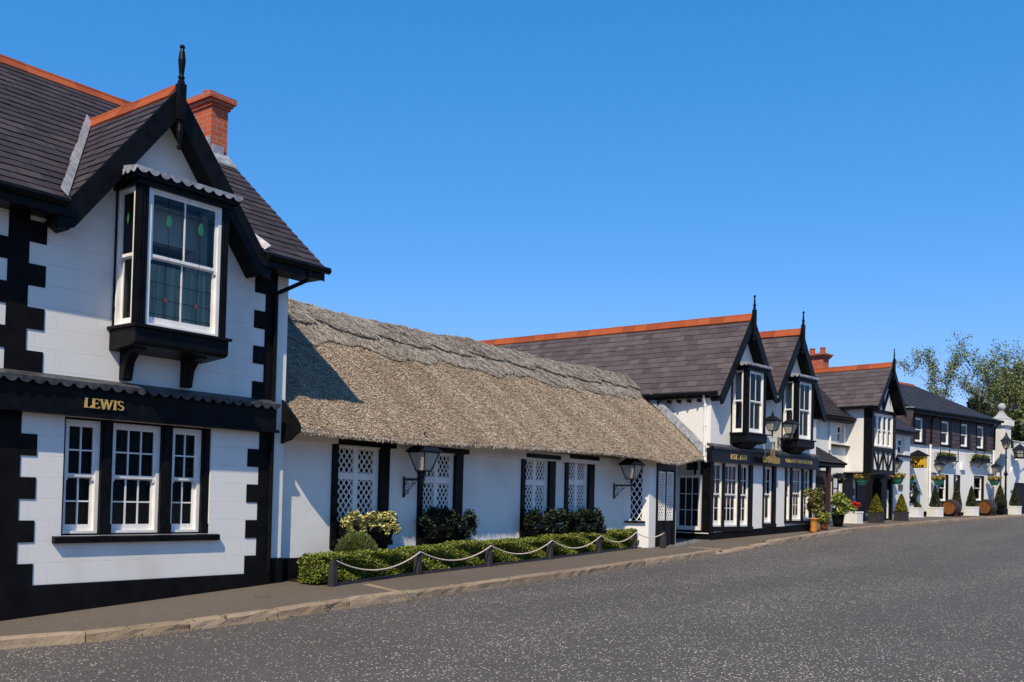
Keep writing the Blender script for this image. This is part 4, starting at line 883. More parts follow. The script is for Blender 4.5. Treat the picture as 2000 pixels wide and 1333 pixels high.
b.box(4.58, 6.34, e_-.02, -.99, 5.22, 5.36); b.box(4.58, 6.34, e_-.02, -.99, 3.72, 3.90); b.box(4.58, 6.34, e_-.04, -.99, 2.86, 3.02)
for i in range(4):
    x0 = 4.60+i*.43; s_ = 1 if i % 2 == 0 else -1
    b.bar((x0+(.03 if s_ > 0 else .40), e_, 3.70), (x0+(.40 if s_ > 0 else .03), e_, 3.02), .05, .05, upv=(0, 1, 0))
    if i: b.box(x0-.025, x0+.025, e_-.015, -.99, 3.02, 3.72)
b.box(5.41, 5.47, e_-.01, -.99, 5.36, 6.75)
for sx in (-1, 1): b.bar((5.44, e_, 5.38), (5.44+sx*.42, e_, 6.15), .055, .05, upv=(0, 1, 0))
b.build('timber_framing', BLACK, J)
for i in range(4): sash(J, 4.62+i*.42, 4.62+i*.42+.41, 3.94, 5.20, -.98, 1, (1, 1), curtain=([(0, .7, 0, 1)], CURTW), bottom=.08, room=False, frame=.05)
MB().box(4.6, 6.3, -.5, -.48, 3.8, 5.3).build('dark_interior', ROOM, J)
gx, gz, ge = 5.44, 7.16, 1.40; dl3 = math.hypot(1, ge); mb = MB()
for sx in (-1, 1):
    V = Vector((-sx, 0, ge)).normalized(); N = Vector((sx*ge, 0, 1)).normalized()
    slates(mb, (gx+sx*1.24, 0, gz-1.24*ge), (0, 1, 0), V, N, [(-1.38, 0), (9, 0), (9, 1.24*dl3), (-1.38, 1.24*dl3)], .34, .22, seed=40+sx)
mb.build('cross_roof', [SLATEP, UNDER], J, fix=False)
mb = MB(); ridge(mb, (gx, -1.34, gz+.03), (gx, 9, gz+.03), .14, .16, .46); mb.build('ridge_tiles', CLAY, J, fix=False)
b = MB(); c_ = lambda x, dz: gz-dz-abs(x-gx)*ge; lo_, hi_ = gx-1.27, gx+1.27
b.az([(lo_, c_(lo_, 0)), (gx, gz), (hi_, c_(hi_, 0)), (hi_-.03, c_(hi_, .22)), (gx, gz-.33), (lo_+.03, c_(lo_, .22))], -1.40, -1.345)
b.az([(lo_+.02, c_(lo_, .10)), (gx, gz-.07), (hi_-.02, c_(hi_, .10)), (hi_-.12, c_(hi_, .14)), (gx, gz-.26), (lo_+.12, c_(lo_, .14))], -1.345, -1.002)
b.box(4.16, 4.42, -1.2, 6, 5.36, 5.46)
b.build('barge_boards', BLACK, J)
b = MB(); b.box(gx-.045, gx+.045, -1.46, -1.37, gz-.3, gz+.16); b.lathe(gx, -1.415, [(.045, gz+.16), (.05, gz+.2), (.03, gz+.22), (.028, gz+.4), (.015, gz+.55), (.03, gz+.57), (.01, gz+.6)], 8); b.lathe(gx, -1.415, [(.01, gz-.7), (.035, gz-.62), (.02, gz-.5), (.045, gz-.4), (.045, gz-.3)], 8); b.build('finial', BLACK, J)
mb = MB(); mb.box(8.02, 8.56, 2.95, 3.75, 4.6, 8.08)
for i, e_ in enumerate((.05, .10, .15)): mb.box(8.02-e_, 8.56+e_, 2.95-e_, 3.75+e_, 8.08+i*.07, 8.15+i*.07)
ch = mb.build('chimney', BRICK, J)
for y_ in (3.1, 3.6): MB().lathe(8.29, y_, [(.14, 8.28), (.13, 8.32), (.11, 8.53), (.13, 8.55), (.13, 8.58), (.09, 8.58)], 10).build('chimney_pot', CLAY, ch)
# dark passage under the jetty
mb = MB(); mb.box(5.30, 6.05, -.04, .3, .2, 2.9); mb.box(7.45, 8.1, .0, .3, .2, 2.9); mb.box(8.45, 8.62, -.03, .3, .2, 2.9); mb.box(5.30, 8.62, -.05, .3, 2.75, 2.95); MB().box(6.0, 7.5, 2.4, 2.5, .2, 2.9).build('passage_back', BLACK, J); mb.box(8.1, 8.45, .12, .2, 2.3, 2.9); mb.box(8.1, 8.45, .12, .2, .2, 1.1)
mb.build('passage', BLACK, J)
sash(J, 8.11, 8.44, 1.1, 2.3, .08, 1, (1, 1), bottom=.08, frame=.05)
mb = MB(); mb.box(7.52, 8.02, -.03, .0, .8, 2.62); mb.box(7.6, 7.65, -.06, -.03, 1.7, 1.75); mb.build('passage_door', BLACK, J)
# entrance canopy
mb = MB(); slates(mb, (0, -1.12, 3.12), (1, 0, 0), Vector((0, 1.12, .72)).normalized(), Vector((0, -.72, 1.12)).normalized(), [(-.15, 0), (2.30, 0), (1.75, 1.33), (-.15, 1.33)], .3, .2, seed=51)
mb.loft([(2.30, -1.12, 3.13), (1.75, 0, 3.85), (2.25, 0, 3.13)], [(2.30, -1.12, 3.09), (1.75, 0, 3.80), (2.25, 0, 3.09)], 0)
cn = mb.build('entrance_canopy', [SLATED, UNDER], J, fix=False)
b = MB(); b.box(-.1, 2.2, -1.08, -1.0, 2.98, 3.10); b.box(2.14, 2.22, -1.0, 0, 2.98, 3.10); b.box(-.1, 2.2, -1.0, -.01, 3.06, 3.09); b.build('canopy_beam', BLACK, cn)
b = MB(); b.box(1.16, 1.30, -1.0, -.86, .4, 3.0); b.build('canopy_post', WOODD, cn)
b = MB(); b.box(2.05, 2.95, .06, .12, .4, 2.9)
for z in (1.95, 2.35): b.box(2.15, 2.85, .03, .06, z, z+.33)
dd = b.build('entrance_door', WOODD, J); b = MB()
for x in (2.18, 2.54):
    for z in (1.97, 2.37): b.box(x, x+.28, .02, .03, z, z+.29)
b.build('pane', BLIND, dd)
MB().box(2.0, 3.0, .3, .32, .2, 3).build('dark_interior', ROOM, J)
mb = MB(); mb.box(5.05, 5.15, -.03, -.001, 2.0, 2.28); mb.build('door_plaque', PLATE, J); mb = MB(); mb.box(5.05, 5.15, -.03, -.001, 1.62, 1.88); mb.build('door_plaque', PLATE, J)
mb = MB(); mb.box(9.15, 9.55, -.04, -.001, 2.33, 2.56); mb.build('wall_plaque', PLATE, J)
mb = MB(); slates(mb, (0, -.3, 4.85), (1, 0, 0), Vector((0, 1, .75)).normalized(), Vector((0, -.75, 1)).normalized(), [(6.3, 0), (10.3, 0), (10.3, 2.6), (6.3, 2.6)], .34, .22, seed=61); mb.build('link_roof', [SLATED, UNDER], J, fix=False)
b = MB(); b.box(6.4, 10.3, -.28, -.002, 4.70, 4.82); b.tube([(6.4, -.34, 4.82), (10.3, -.34, 4.82)], .05, 8); b.build('eaves_gutter', BLACK, J)
MN = thing('menu_board', (*F3.w(1.42, -.98)[:2], .1), F3.a, 'tall glazed menu board with two printed cards on the brown entrance post', 'menu board')
MB().box(-.02, .36, -.05, 0, 1.72, 2.62).build('board', WOODD, MN)
for z in (1.78, 2.2): MB().box(.03, .31, -.06, -.051, z, z+.37).build('card', PAPER, MN)

# ------------------------------------------------------------------ SLATE HUNG WING
K = thing('slate_hung_wing', F4.w(0, 0), F4.a, 'white wing with purple slate hung upper floor, beyond the timbered house', 'hotel wing')
gws = [(2.63, 3.40, 1.95, 2.95), (5.70, 6.75, 2.0, 3.45), (7.34, 8.05, 1.95, 3.48), (9.65, 10.80, 2.1, 3.53)]
uws = [(2.98, 4.16), (5.70, 6.92), (7.86, 9.00), (9.70, 10.88)]
mb = MB(); wallcells(mb, 2.2, 12.0, .4, 4.99, 0, .3, gws); mb.build('front_wall', WHITE, K)
mb = MB(); wallcells(mb, 2.35, 11.9, 4.95, 6.62, -.05, .3, [(a, b_, 5.03, 6.45) for a, b_ in uws]); mb.box(2.35, 2.6, .3, 8, 4.95, 6.6); mb.box(11.6, 11.9, .3, 8, .4, 6.6)
rows_ = 7
pier_ = {}
for j in range(rows_):
    z0 = 4.93+j*.235
    x = 2.35-(.2 if j % 2 else 0)
    while x < 11.9:
        a, b_ = max(x, 2.35), min(x+.4, 11.9); x += .4
        parts = [(a, b_)]
        for u0, u1 in uws:
            if z0 > 4.8 and z0 < 6.45: parts = [q_ for p, q2 in parts for q_ in ((p, min(q2, u0)), (max(p, u1), q2)) if q_[1]-q_[0] > .03]
        for p, q2 in parts:
            d_ = random.uniform(0, .006); pier_.setdefault(sum(p >= u[0] for u in uws), MB()).add([(p+.003, -.075-d_, z0), (q2-.003, -.075-d_, z0), (q2-.003, -.055, z0+.25), (p+.003, -.055, z0+.25), (p+.003, -.05, z0), (q2-.003, -.05, z0)], [(0, 1, 2, 3), (0, 4, 5, 1)])
mb.build('upper_wall', UNDER, K); [q_.build('hung_slates', SLATEH, K, fix=False) for q_ in pier_.values()]
for a, b_ in uws:
    f = MB(); f.box(a, a+.05, -.10, .2, 5.03, 6.45); f.box(b_-.34, b_, -.10, .2, 5.03, 6.45); f.box(a, b_, -.11, .2, 6.34, 6.5); f.box(a, b_, -.12, .2, 4.99, 5.07)
    fo = f.build('window_surround', BLACK, K); sash(fo, a+.05, b_-.34, 5.08, 6.34, -.06, 1, (1, 1), curtain=([(0, .9, 0, 1)], CURTW), bottom=.1)
for i, (a, b_, z0, z1) in enumerate(gws):
    f = MB(); f.box(a, a+.06, -.02, .2, z0, z1); f.box(b_-.2, b_, -.02, .26, z0, z1); f.box(a, b_, -.02, .2, z1-.05, z1); f.box(a-.05, b_+.05, -.08, .2, z0-.1, z0)
    fo = f.build('window_surround', BLACK, K); sash(fo, a+.06, b_-.2, z0, z1-.05, .04, 1, (1, 1), curtain=([(0, 1, 0, .45)], CURTW), bottom=.1)
ev_, zz = -.45, 6.82; s4 = .55; V = Vector((0, 1, s4)).normalized(); N = Vector((0, -s4, 1)).normalized(); W_ = 3.9*math.hypot(1, s4)
mb = MB(); slates(mb, (0, ev_, zz-.12), (1, 0, 0), V, N, [(2.3, 0), (12.0, 0), (12.0, .01), (9.2, W_), (2.3, W_)], .36, .24, seed=71)
mb.loft([(12.0, ev_, zz-.13), (12.0, 8, zz-.13), (9.2, ev_+3.9, zz+3.9*s4-.13)], [(12.0, ev_, zz-.2), (12.0, 8, zz-.2), (9.2, ev_+3.9, zz+3.9*s4-.2)], 1)
mb.build('main_roof', [SLATED, UNDER], K, fix=False)
mb = MB(); ridge(mb, (2.3, ev_+3.9, zz-.10+3.9*s4), (9.2, ev_+3.9, zz-.10+3.9*s4), .16, .11, .46); mb.build('ridge_tiles', CLAY, K, fix=False)
b = MB(); b.box(2.35, 11.95, -.42, -.06, 6.50, 6.66); b.tube([(2.3, -.49, 6.70), (12.05, -.49, 6.70)], .07, 8); b.build('eaves_gutter', BLACK, K)
mb = MB()   # slate hipped cheek at the left end
mb.loft([(2.34, -.42, 6.76), (2.30, -.06, 4.95), (1.1, 2.2, 4.95), (1.5, 3.2, 6.9)], [(2.42, -.42, 6.76), (2.38, -.06, 4.95), (1.2, 2.2, 4.95), (1.6, 3.2, 6.9)]); mb.build('slate_cheek', SLATEH, K)
b = MB(); b.bar((2.30, -.44, 6.80), (1.5, 3.2, 6.95), .12, .05); b.build('cheek_flashing', LEAD, K)
for x, z1 in ((2.27, 4.85), (4.62, 5.0), (11.75, 5.05)):
    b = MB(); b.tube([(x, -.10, z1), (x, -.10, g(40+x)+.02)], .06, 8)
    for z in (z1-.1, 3.6, 2.2): b.tube([(x, -.10, z-.04), (x, -.10, z+.04)], .075, 8)
    b.build('downpipe', PLASTIC, K)
for x, z1 in ((4.62, 6.6), (11.75, 6.6)): MB().tube([(x, -.42, z1), (x, -.16, z1-.25), (x, -.14, 5.05)], .05, 8).build('downpipe', BLACK, K)
mb = MB(); mb.box(2.2, 12.0, -.03, 0, .3, 1.42); mb.build('plinth', BLACKM, K)
b = MB(); b.box(8.02, 8.46, -.14, -.001, 3.77, 4.15); b.build('alarm_box', PLASTIC, K)

# ------------------------------------------------------------------ gate pillar and archway wall
G_ = thing('gate_pillar', F4.w(13.55, .1, 0), F4.a, 'tall square white gate pillar topped by a stone ball, at the right end', 'gate pillar')
b = MB(); b.box(0, .78, 0, .78, .6, 6.62); b.build('shaft', WHITE, G_)
b = MB(); b.box(-.13, .91, -.13, .91, 6.62, 6.95); b.box(-.06, .84, -.06, .84, 6.56, 6.62); b.build('cap', WHITE, G_, bevel=.01)
b = MB(); b.lathe(.39, .39, [(.62, 6.95), (.62, 7.05), (.5, 7.12), (.36, 7.2), (.22, 7.36), (.14, 7.5), (.13, 7.55), (.16, 7.57)], 4, rot=math.pi/4); b.build('stone_plinth', STONE, G_)
b = MB(); b.lathe(.39, .39, [(.23*math.sin(t)+.001, 7.77-.23*math.cos(t)) for t in np.linspace(0, math.pi, 11)], 16); b.build('stone_ball', STONE, G_, smooth=True)
b = MB(); b.box(-.02, .80, -.02, .80, .6, 1.72); b.build('plinth', POSTM, G_)
Aw = thing('archway_wall', F4.w(14.34, .3, 0), F4.a, 'white wall with an arch over a dark opening, right of the gate pillar', 'wall')
b = MB(); wallcells(b, 0, 9, .8, 5.75, .12, .5, [(.9, 6.0, .8, 3.3)])
pts = [(2.2+3.3*math.cos(t)*1.0, 3.3+2.0*math.sin(t)) for t in np.linspace(0, math.pi, 15)]
b.build('wall', WHITE, Aw)
b = MB(); b.az([(.0, 5.76), (.0, 5.84), (9, 5.84), (9, 5.76)], .08, .54); b.build('coping', WHITE, Aw)
arc_o = [(3.6-3.5*math.cos(t), 2.6+2.75*math.sin(t)) for t in np.linspace(.1, math.pi-.1, 15)]; arc_i = [(3.6-2.75*math.cos(t), 2.6+1.9*math.sin(t)) for t in np.linspace(.1, math.pi-.1, 15)]
b = MB()
for i in range(14): b.az([arc_o[i], arc_o[i+1], arc_i[i+1], arc_i[i]], .02, .12)
b.build('arch_band', WHITE, Aw)
b = MB(); b.box(.9, 6.0, .3, .36, .8, 3.3); b.build('gate_leaf', BLACK, Aw)

# ================================================================== STREET THINGS
CYL = lambda r, z0, z1: [(r, z0), (r, z1)]
# ------------------------------------------------------------------ hedge, posts, ropes, edging
PO = [(.46, -1.07), (2.84, -.76), (5.08, -.66), (7.41, -.55), (9.75, -.36), (11.76, -.18), (12.45, -.66)]
def py(x): return float(np.interp(x, [p[0] for p in PO[:6]], [p[1] for p in PO[:6]]))
hd = thing('box_hedge', (6.4, -.5, g(6.4)), 0, 'long low clipped green hedge behind the roped posts', 'hedge')
n = 75000; x = rng.uniform(.36, 12.0, n); yf = np.interp(x, [.36, .46, 2.84, 5.08, 7.41, 9.75, 11.76, 12.1], [-.80, -.86, -.62, -.53, -.43, -.25, -.10, -.15]); gz_ = np.interp(x, GXs, GZs)
dpt = .42; hgt = .47+.02*np.sin(x*1.7)+.015*np.sin(x*4.1+1)+.01*np.sin(x*9)
f_ = rng.random(n); face = rng.random(n) < .55; u_ = rng.random(n); v_ = rng.random(n); jit = rng.normal(0, .013, (n, 3))
yy = np.where(face, yf+.0+.05*np.sin(x*5+v_*6), yf+dpt*u_); zz_ = np.where(face, .05+(hgt-.05)*v_, hgt)
y_in = yf+.05
pts = np.stack([x, yy, gz_+zz_], 1)+jit
rnd_ = (np.abs(pts[:, 1]-yf) < .06) & (zz_ > hgt-.05); pts[rnd_, 2] -= .02
e_ = rng.random((3500, 2)); endp = np.stack([.36+rng.normal(0, .02, 3500), -.80+.44*e_[:, 0], .05+.42*e_[:, 1]], 1)
pts = np.vstack([pts, endp])-np.array([6.4, -.5, g(6.4)])
leaves('foliage', pts, .030, HEDGE, hd, .5, .62)
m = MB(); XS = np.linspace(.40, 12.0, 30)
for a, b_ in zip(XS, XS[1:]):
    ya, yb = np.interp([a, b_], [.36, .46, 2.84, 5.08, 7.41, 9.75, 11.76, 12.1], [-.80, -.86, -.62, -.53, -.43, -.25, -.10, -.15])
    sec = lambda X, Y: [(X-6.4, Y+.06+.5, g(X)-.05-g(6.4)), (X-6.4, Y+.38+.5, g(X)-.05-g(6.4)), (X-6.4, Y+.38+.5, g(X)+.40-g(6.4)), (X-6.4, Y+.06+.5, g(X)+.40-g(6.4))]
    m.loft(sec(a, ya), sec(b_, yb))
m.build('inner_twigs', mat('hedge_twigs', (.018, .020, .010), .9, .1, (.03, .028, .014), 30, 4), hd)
wd_ = ['leftmost', 'second', 'third', 'fourth', 'fifth', 'sixth', 'rightmost']
p0 = None
for i, (x, y) in enumerate(PO):
    if p0 is None:
        p0 = thing('rope_post', (0, 0, 0)); m = MB(); m.loft([(-.07, -.06, -.1), (.07, -.06, -.1), (.07, .06, -.1), (-.07, .06, -.1)], [(-.05, -.05, .46), (.05, -.05, .46), (.05, .05, .40), (-.05, .05, .40)])
        m.build('post', POSTM, p0, bevel=.006); m = MB(); m.tube([(0, -.07, .425), (0, -.045, .425)], .018, 8); m.tube([(-.02, -.055, .42), (.02, -.055, .42)], .013, 8); m.build('eye_bolt', IRON, p0); r = p0
    else: r = copy_tree(p0)
    r.location = (x, y, g(x)); r.rotation_euler = (0, 0, .13 if i < 6 else -.3); tag(r, ('charcoal wedge topped rope post, %s of the row before the hedge' % wd_[i]) if 0 < i < 6 else ('charcoal wedge topped rope post at the left end of the hedge' if i == 0 else 'charcoal wedge topped rope post beside the black porch door'), 'post', 'rope posts along the hedge')
for i in range(6):
    a, b_ = PO[i], PO[i+1]; za, zb = g(a[0])+.43, g(b_[0])+.43; L_ = math.dist(a, b_); sag = .235*(L_/2.35) if L_ > 1.2 else .14
    o = thing('hanging_rope', ((a[0]+b_[0])/2, (a[1]+b_[1])/2, (za+zb)/2-sag)); ps = []
    for k in range(25):
        t = k/24; ps.append((a[0]+(b_[0]-a[0])*t-o.location.x, a[1]+(b_[1]-a[1])*t-.06-o.location.y, za+(zb-za)*t-sag*4*t*(1-t)-o.location.z))
    m = MB(); P_ = [Vector(p) for p in ps]
    for st in range(3):                                            # three laid strands
        q_ = []; nn = 120
        for k in range(nn+1):
            t = k/nn*24; j = min(int(t), 23); p = P_[j].lerp(P_[j+1], t-j); d = (P_[j+1]-P_[j]).normalized(); xv = d.cross(Vector((0, 0, 1))).normalized(); yv = xv.cross(d); an = k/nn*L_/.075*2*math.pi+st*2.094
            q_.append(tuple(p+(xv*math.cos(an)+yv*math.sin(an))*.007))
        m.tube(q_, .0085, 5)
    m.build('strands', ROPE, o)
    tag(o, ['cream rope sagging between the leftmost post and the second', 'cream rope between the second and third post of the hedge', 'cream rope between the third and fourth post of the hedge', 'cream rope between the fourth and fifth post of the hedge', 'cream rope between the fifth and sixth post of the hedge', 'short cream rope nearest the black porch door'][i], 'rope', 'ropes along the hedge')
m = MB(); E_ = [(1.12, .0)]+PO[:6]
for a, b_ in zip(E_, E_[1:]):
    A, B = Vector((*a, 0)), Vector((*b_, 0)); d = (B-A).normalized(); nv = Vector((-d.y, d.x, 0))*.022
    m.loft([tuple(A-nv+Vector((0, 0, g(a[0])-.05))), tuple(A+nv+Vector((0, 0, g(a[0])-.05))), tuple(A+nv+Vector((0, 0, g(a[0])+.055))), tuple(A-nv+Vector((0, 0, g(a[0])+.055)))], [tuple(B-nv+Vector((0, 0, g(b_[0])-.05))), tuple(B+nv+Vector((0, 0, g(b_[0])-.05))), tuple(B+nv+Vector((0, 0, g(b_[0])+.055))), tuple(B-nv+Vector((0, 0, g(b_[0])+.055)))])
o = m.build('bed_edging', POSTM); tag(o, 'low black timber edging along the foot of the hedge bed', 'edging')
m = MB()
XS = np.linspace(.5, 12.2, 24)
for a, b_ in zip(XS, XS[1:]): m.add([(a, py(a)+.02, g(a)+.018), (b_, py(b_)+.02, g(b_)+.018), (b_, .2, g(b_)+.018), (a, .2, g(a)+.018)], [(0, 1, 2, 3)])
o = m.build('soil', SOIL, fix=False); o['kind'] = 'structure'
# feathery round shrub
sh = thing('round_shrub', (1.66, -.36, g(1.66)), 0, 'round feathery green shrub between the hedge and the first window box', 'shrub')
n = 9000; d = rv(n); d[:, 2] = np.abs(d[:, 2]); r = rng.uniform(.72, 1.05, n)
pts = np.stack([d[:, 0]*r*.47, d[:, 1]*r*.28, .30+d[:, 2]*r*.50], 1); dirv = d+rng.normal(0, .25, (n, 3))+np.array([0, 0, .55]); dirv /= np.linalg.norm(dirv, axis=1)[:, None]; sv_ = np.cross(dirv, rv(n)); sv_ /= np.linalg.norm(sv_, axis=1)[:, None]
quads('foliage', pts.astype(np.float32), (dirv*rng.uniform(.02, .04, n)[:, None]).astype(np.float32), (sv_*.0045).astype(np.float32), OLIVE, sh)
m = MB(); m.lathe(0, 0, [(.15, -.05), (.32, .2), (.30, .45), (.15, .62), (.02, .66)], 10); m.build('inner_twigs', DARKLEAF, sh)
# window boxes
for i, (x0, x1, z, fl) in enumerate(((1.42, 2.76, .70, 1), (3.62, 4.98, .70, 0), (7.0, 8.36, .70, 0), (8.72, 10.05, .72, 0))):
    wb = thing('window_box', ks((x0+x1)/2, -.14, z), 0, ['window box of bright cream variegated leaves, nearest the corner house', 'dark leafy window box behind the left wall lantern', 'dark leafy window box under the third lattice window', 'dark leafy window box under the lattice window nearest the porch'][i], 'window box', 'window boxes of the cottage')
    hw = (x1-x0)/2-.06; m = MB(); m.loft([(-hw+.04, -.10, 0), (hw-.04, -.10, 0), (hw-.04, .10, 0), (-hw+.04, .10, 0)], [(-hw, -.16, .25), (hw, -.16, .25), (hw, .10, .25), (-hw, .10, .25)]); m.box(-hw-.02, hw+.02, -.18, -.15, .17, .27); m.build('trough', BLACK, wb)
    if fl:
        c_ = [(rng.uniform(-.62, .62), rng.uniform(-.16, .02), .34+rng.uniform(-.10, .16)) for _ in range(46)]
        pts = np.vstack([blob(60, a, b_, c, .10, .09, .09, .3) for a, b_, c in c_]+[blob(60, a, -.20, .2, .09, .04, .12, .3) for a in (-.6, -.25, .35, .62)])
        leaves('foliage', pts, .045, VARIEG, wb, .4, .7)
        pts = np.vstack([blob(250, a, .0, .30, .16, .10, .16, .2) for a in np.linspace(-.5, .6, 6)]+[blob(200, .64, -.02, .38, .22, .10, .14, .2)]); leaves('dark_foliage', pts, .05, DARKLEAF, wb)
    else:
        pts = np.vstack([blob(260, a, rng.uniform(-.16, .0), .38+rng.uniform(-.10, .14), .18, .13, .16, .2) for a in np.linspace(-.66, .68, 15)]+[blob(90, a, -.19, rng.uniform(.08, .2), .09, .04, .13, .2) for a in (-.55, -.1, .2, .5, .68)]); leaves('foliage', pts, .048, DARKLEAF, wb)

# ------------------------------------------------------------------ wall lanterns (bracket against the wall at local y 0)
def lantern(parent_only=False, basket=False):
    r = thing('wall_lantern', (0, 0, 0))
    m = MB(); m.box(-.02, .02, -.025, 0, -.35, .06); m.box(-.014, .014, -.56, -.02, -.02, .012)
    for k in range(9): m.lathe(0, -.08-k*.055, [(.012, .012), (.018, .024), (.012, .036)], 5)
    def spiral(cy, cz, r0, a0, turns, s): return [(0, cy+s*r0*(1-.72*t)*math.cos(a0+turns*2*math.pi*t), cz+r0*(1-.72*t)*math.sin(a0+turns*2*math.pi*t)) for t in np.linspace(0, 1, 16)]
    m.tube([(0, -.03, -.33)]+[(0, -.03-.30*t**1.1, -.33+.28*t**.8) for t in np.linspace(.15, 1, 8)], .009, 5)
    m.tube(spiral(-.11, -.10, .07, 1.5, 1.3, -1), .007, 5); m.tube(spiral(-.09, -.23, .055, -1.5, 1.3, -1), .007, 5); m.tube(spiral(-.23, -.08, .05, 1.5, 1.2, 1), .007, 5)
    m.build('bracket', IRON, r)
    y = -.52; m = MB(); m.lathe(0, y, [(.016, -.10), (.022, -.06), (.014, -.03), (.03, .0), (.02, .05), (.018, .12), (.04, .14), (.05, .16)], 8)
    for a in (math.pi/4+k*math.pi/2 for k in range(4)): m.tube([(.02*math.cos(a), y+.02*math.sin(a), .05), (.10*math.cos(a), y+.10*math.sin(a), .09), (.13*math.cos(a), y+.13*math.sin(a), .16)], .008, 5)
    b0, b1, z0, z1 = .105, .215, .17, .53
    for sx, sy in ((-1, -1), (1, -1), (1, 1), (-1, 1)): m.bar((sx*b0, y+sy*b0, z0), (sx*b1, y+sy*b1, z1), .022, .022)
    for b_, z in ((b0, z0), (b1, z1)):
        for sx, sy, ex, ey in ((-1, -1, 1, -1), (1, -1, 1, 1), (1, 1, -1, 1), (-1, 1, -1, -1)): m.bar((sx*b_, y+sy*b_, z), (ex*b_, y+ey*b_, z), .024, .024)
    m.build('lamp_frame', IRON, r)
    m = MB(); b0 -= .008; b1 -= .008
    A = [(-b0, y-b0, z0), (b0, y-b0, z0), (b0, y+b0, z0), (-b0, y+b0, z0)]; B = [(-b1, y-b1, z1), (b1, y-b1, z1), (b1, y+b1, z1), (-b1, y+b1, z1)]
    m.loft(A, B); m.build('lamp_glass', MILK, r)
    m = MB(); q = math.sqrt(2)
    m.lathe(0, y, [(.255*q, .53), (.26*q, .55), (.12*q, .69), (.10*q, .71)], 4, rot=math.pi/4); m.lathe(0, y, [(.095, .71), (.075, .74), (.05, .75), (.05, .80), (.07, .81), (.03, .84), (.012, .90), (.02, .91), (.004, .94)], 8); m.build('lamp_roof', IRON, r)
    return r
lan = lantern(); sp_ = [(ks(3.20, 0, 1.85), 0, 'black wall lantern in front of the second lattice window of the cottage'), (ks(10.99, .0, 1.94), 0, 'black wall lantern beside the porch, under the thatch'),
    ((*F2.w(2.95, 0)[:2], 3.78), F2.a, 'black lantern right of the first oriel, above the name sign'), ((*F2.w(4.15, 0)[:2], 3.76), F2.a, 'black lantern overlapping the second oriel of the inn'),
    (F3.w(5.10, -.02, 2.95), F3.a, 'black lantern left of the timbered bay, above a flower basket'), (F3.w(8.0, -.04, 3.05), F3.a, 'black lantern just right of the timbered bay'),
    ((*F4.w(1.85, 0)[:2], 3.42), F4.a, 'black lantern left of the yellow hotel sign'), ((*F4.w(4.95, 0)[:2], 3.46), F4.a, 'black lantern under the left balcony planter'), ((*F4.w(11.3, 0)[:2], 3.62), F4.a, 'black lantern beside the street lamp, below the right balcony planter')]
for i, (loc, rz, lb) in enumerate(sp_):
    r = lan if i == 0 else copy_tree(lan); r.location = loc; r.rotation_euler = (0, 0, rz); r.scale = (.86,)*3 if i > 1 else (1,)*3; tag(r, lb, 'wall lantern', 'black wall lanterns along the street')
# ------------------------------------------------------------------ hanging flower baskets
def basket():
    r = thing('flower_basket', (0, 0, 0)); m = MB(); m.lathe(0, 0, [(.02, -.30), (.17, -.29), (.235, -.16), (.27, -.06), (.275, -.05), (.25, -.05)], 14); m.lathe(0, 0, [(.238, -.165), (.246, -.155), (.246, -.14), (.24, -.13)], 14); m.build('bowl', BOWL, r)
    pts = np.vstack([blob(38, .26*math.cos(a)*k, .26*math.sin(a)*k, .06+.06*k2, .10, .10, .10, .3) for k in (.4, 1) for k2 in (0, 1) for a in np.linspace(0, 6.28, 10)[:-1]]); leaves('flowers', pts, .07, FLOWY, r, .5, .7)
    pts = blob(260, 0, 0, .02, .30, .30, .14, .6); leaves('foliage', pts, .06, LIME, r)
    m = MB()
    for a in (0, 2.1, 4.2): m.tube([(.26*math.cos(a), .26*math.sin(a), -.05), (0, 0, .42)], .004, 4)
    m.build('chains', IRON, r); return r
bk = basket()
for i, (loc, lb) in enumerate(((F3.w(4.72, -.5, 2.67), 'green hanging basket of yellow flowers left of the dark passage'), (F3.w(7.93, -.5, 2.80), 'green hanging basket of yellow flowers right of the timbered bay'), ((*F4.w(1.70, -.5)[:2], 3.07), 'green hanging basket of yellow flowers under the yellow hotel sign'), ((*F4.w(4.78, -.5)[:2], 3.13), 'green hanging basket of yellow flowers above the left barrel'), ((*F4.w(11.05, -.5)[:2], 3.30), 'green hanging basket of yellow flowers above the right barrel'))):
    r = bk if i == 0 else copy_tree(bk); r.location = loc; tag(r, lb, 'hanging basket', 'green hanging flower baskets')
wk = thing('flower_basket', F3.w(2.35, -.75, 2.62), 0, 'dark hanging basket of small white flowers under the entrance canopy', 'hanging basket')
m = MB(); m.lathe(0, 0, [(.02, -.26), (.15, -.22), (.22, -.05), (.2, -.04)], 12); m.build('bowl', IRON, wk); leaves('foliage', blob(500, 0, 0, -.02, .34, .34, .22, .4), .07, DARKLEAF, wk); leaves('flowers', blob(110, 0, 0, .05, .3, .3, .16, .8), .05, FLOWW, wk)
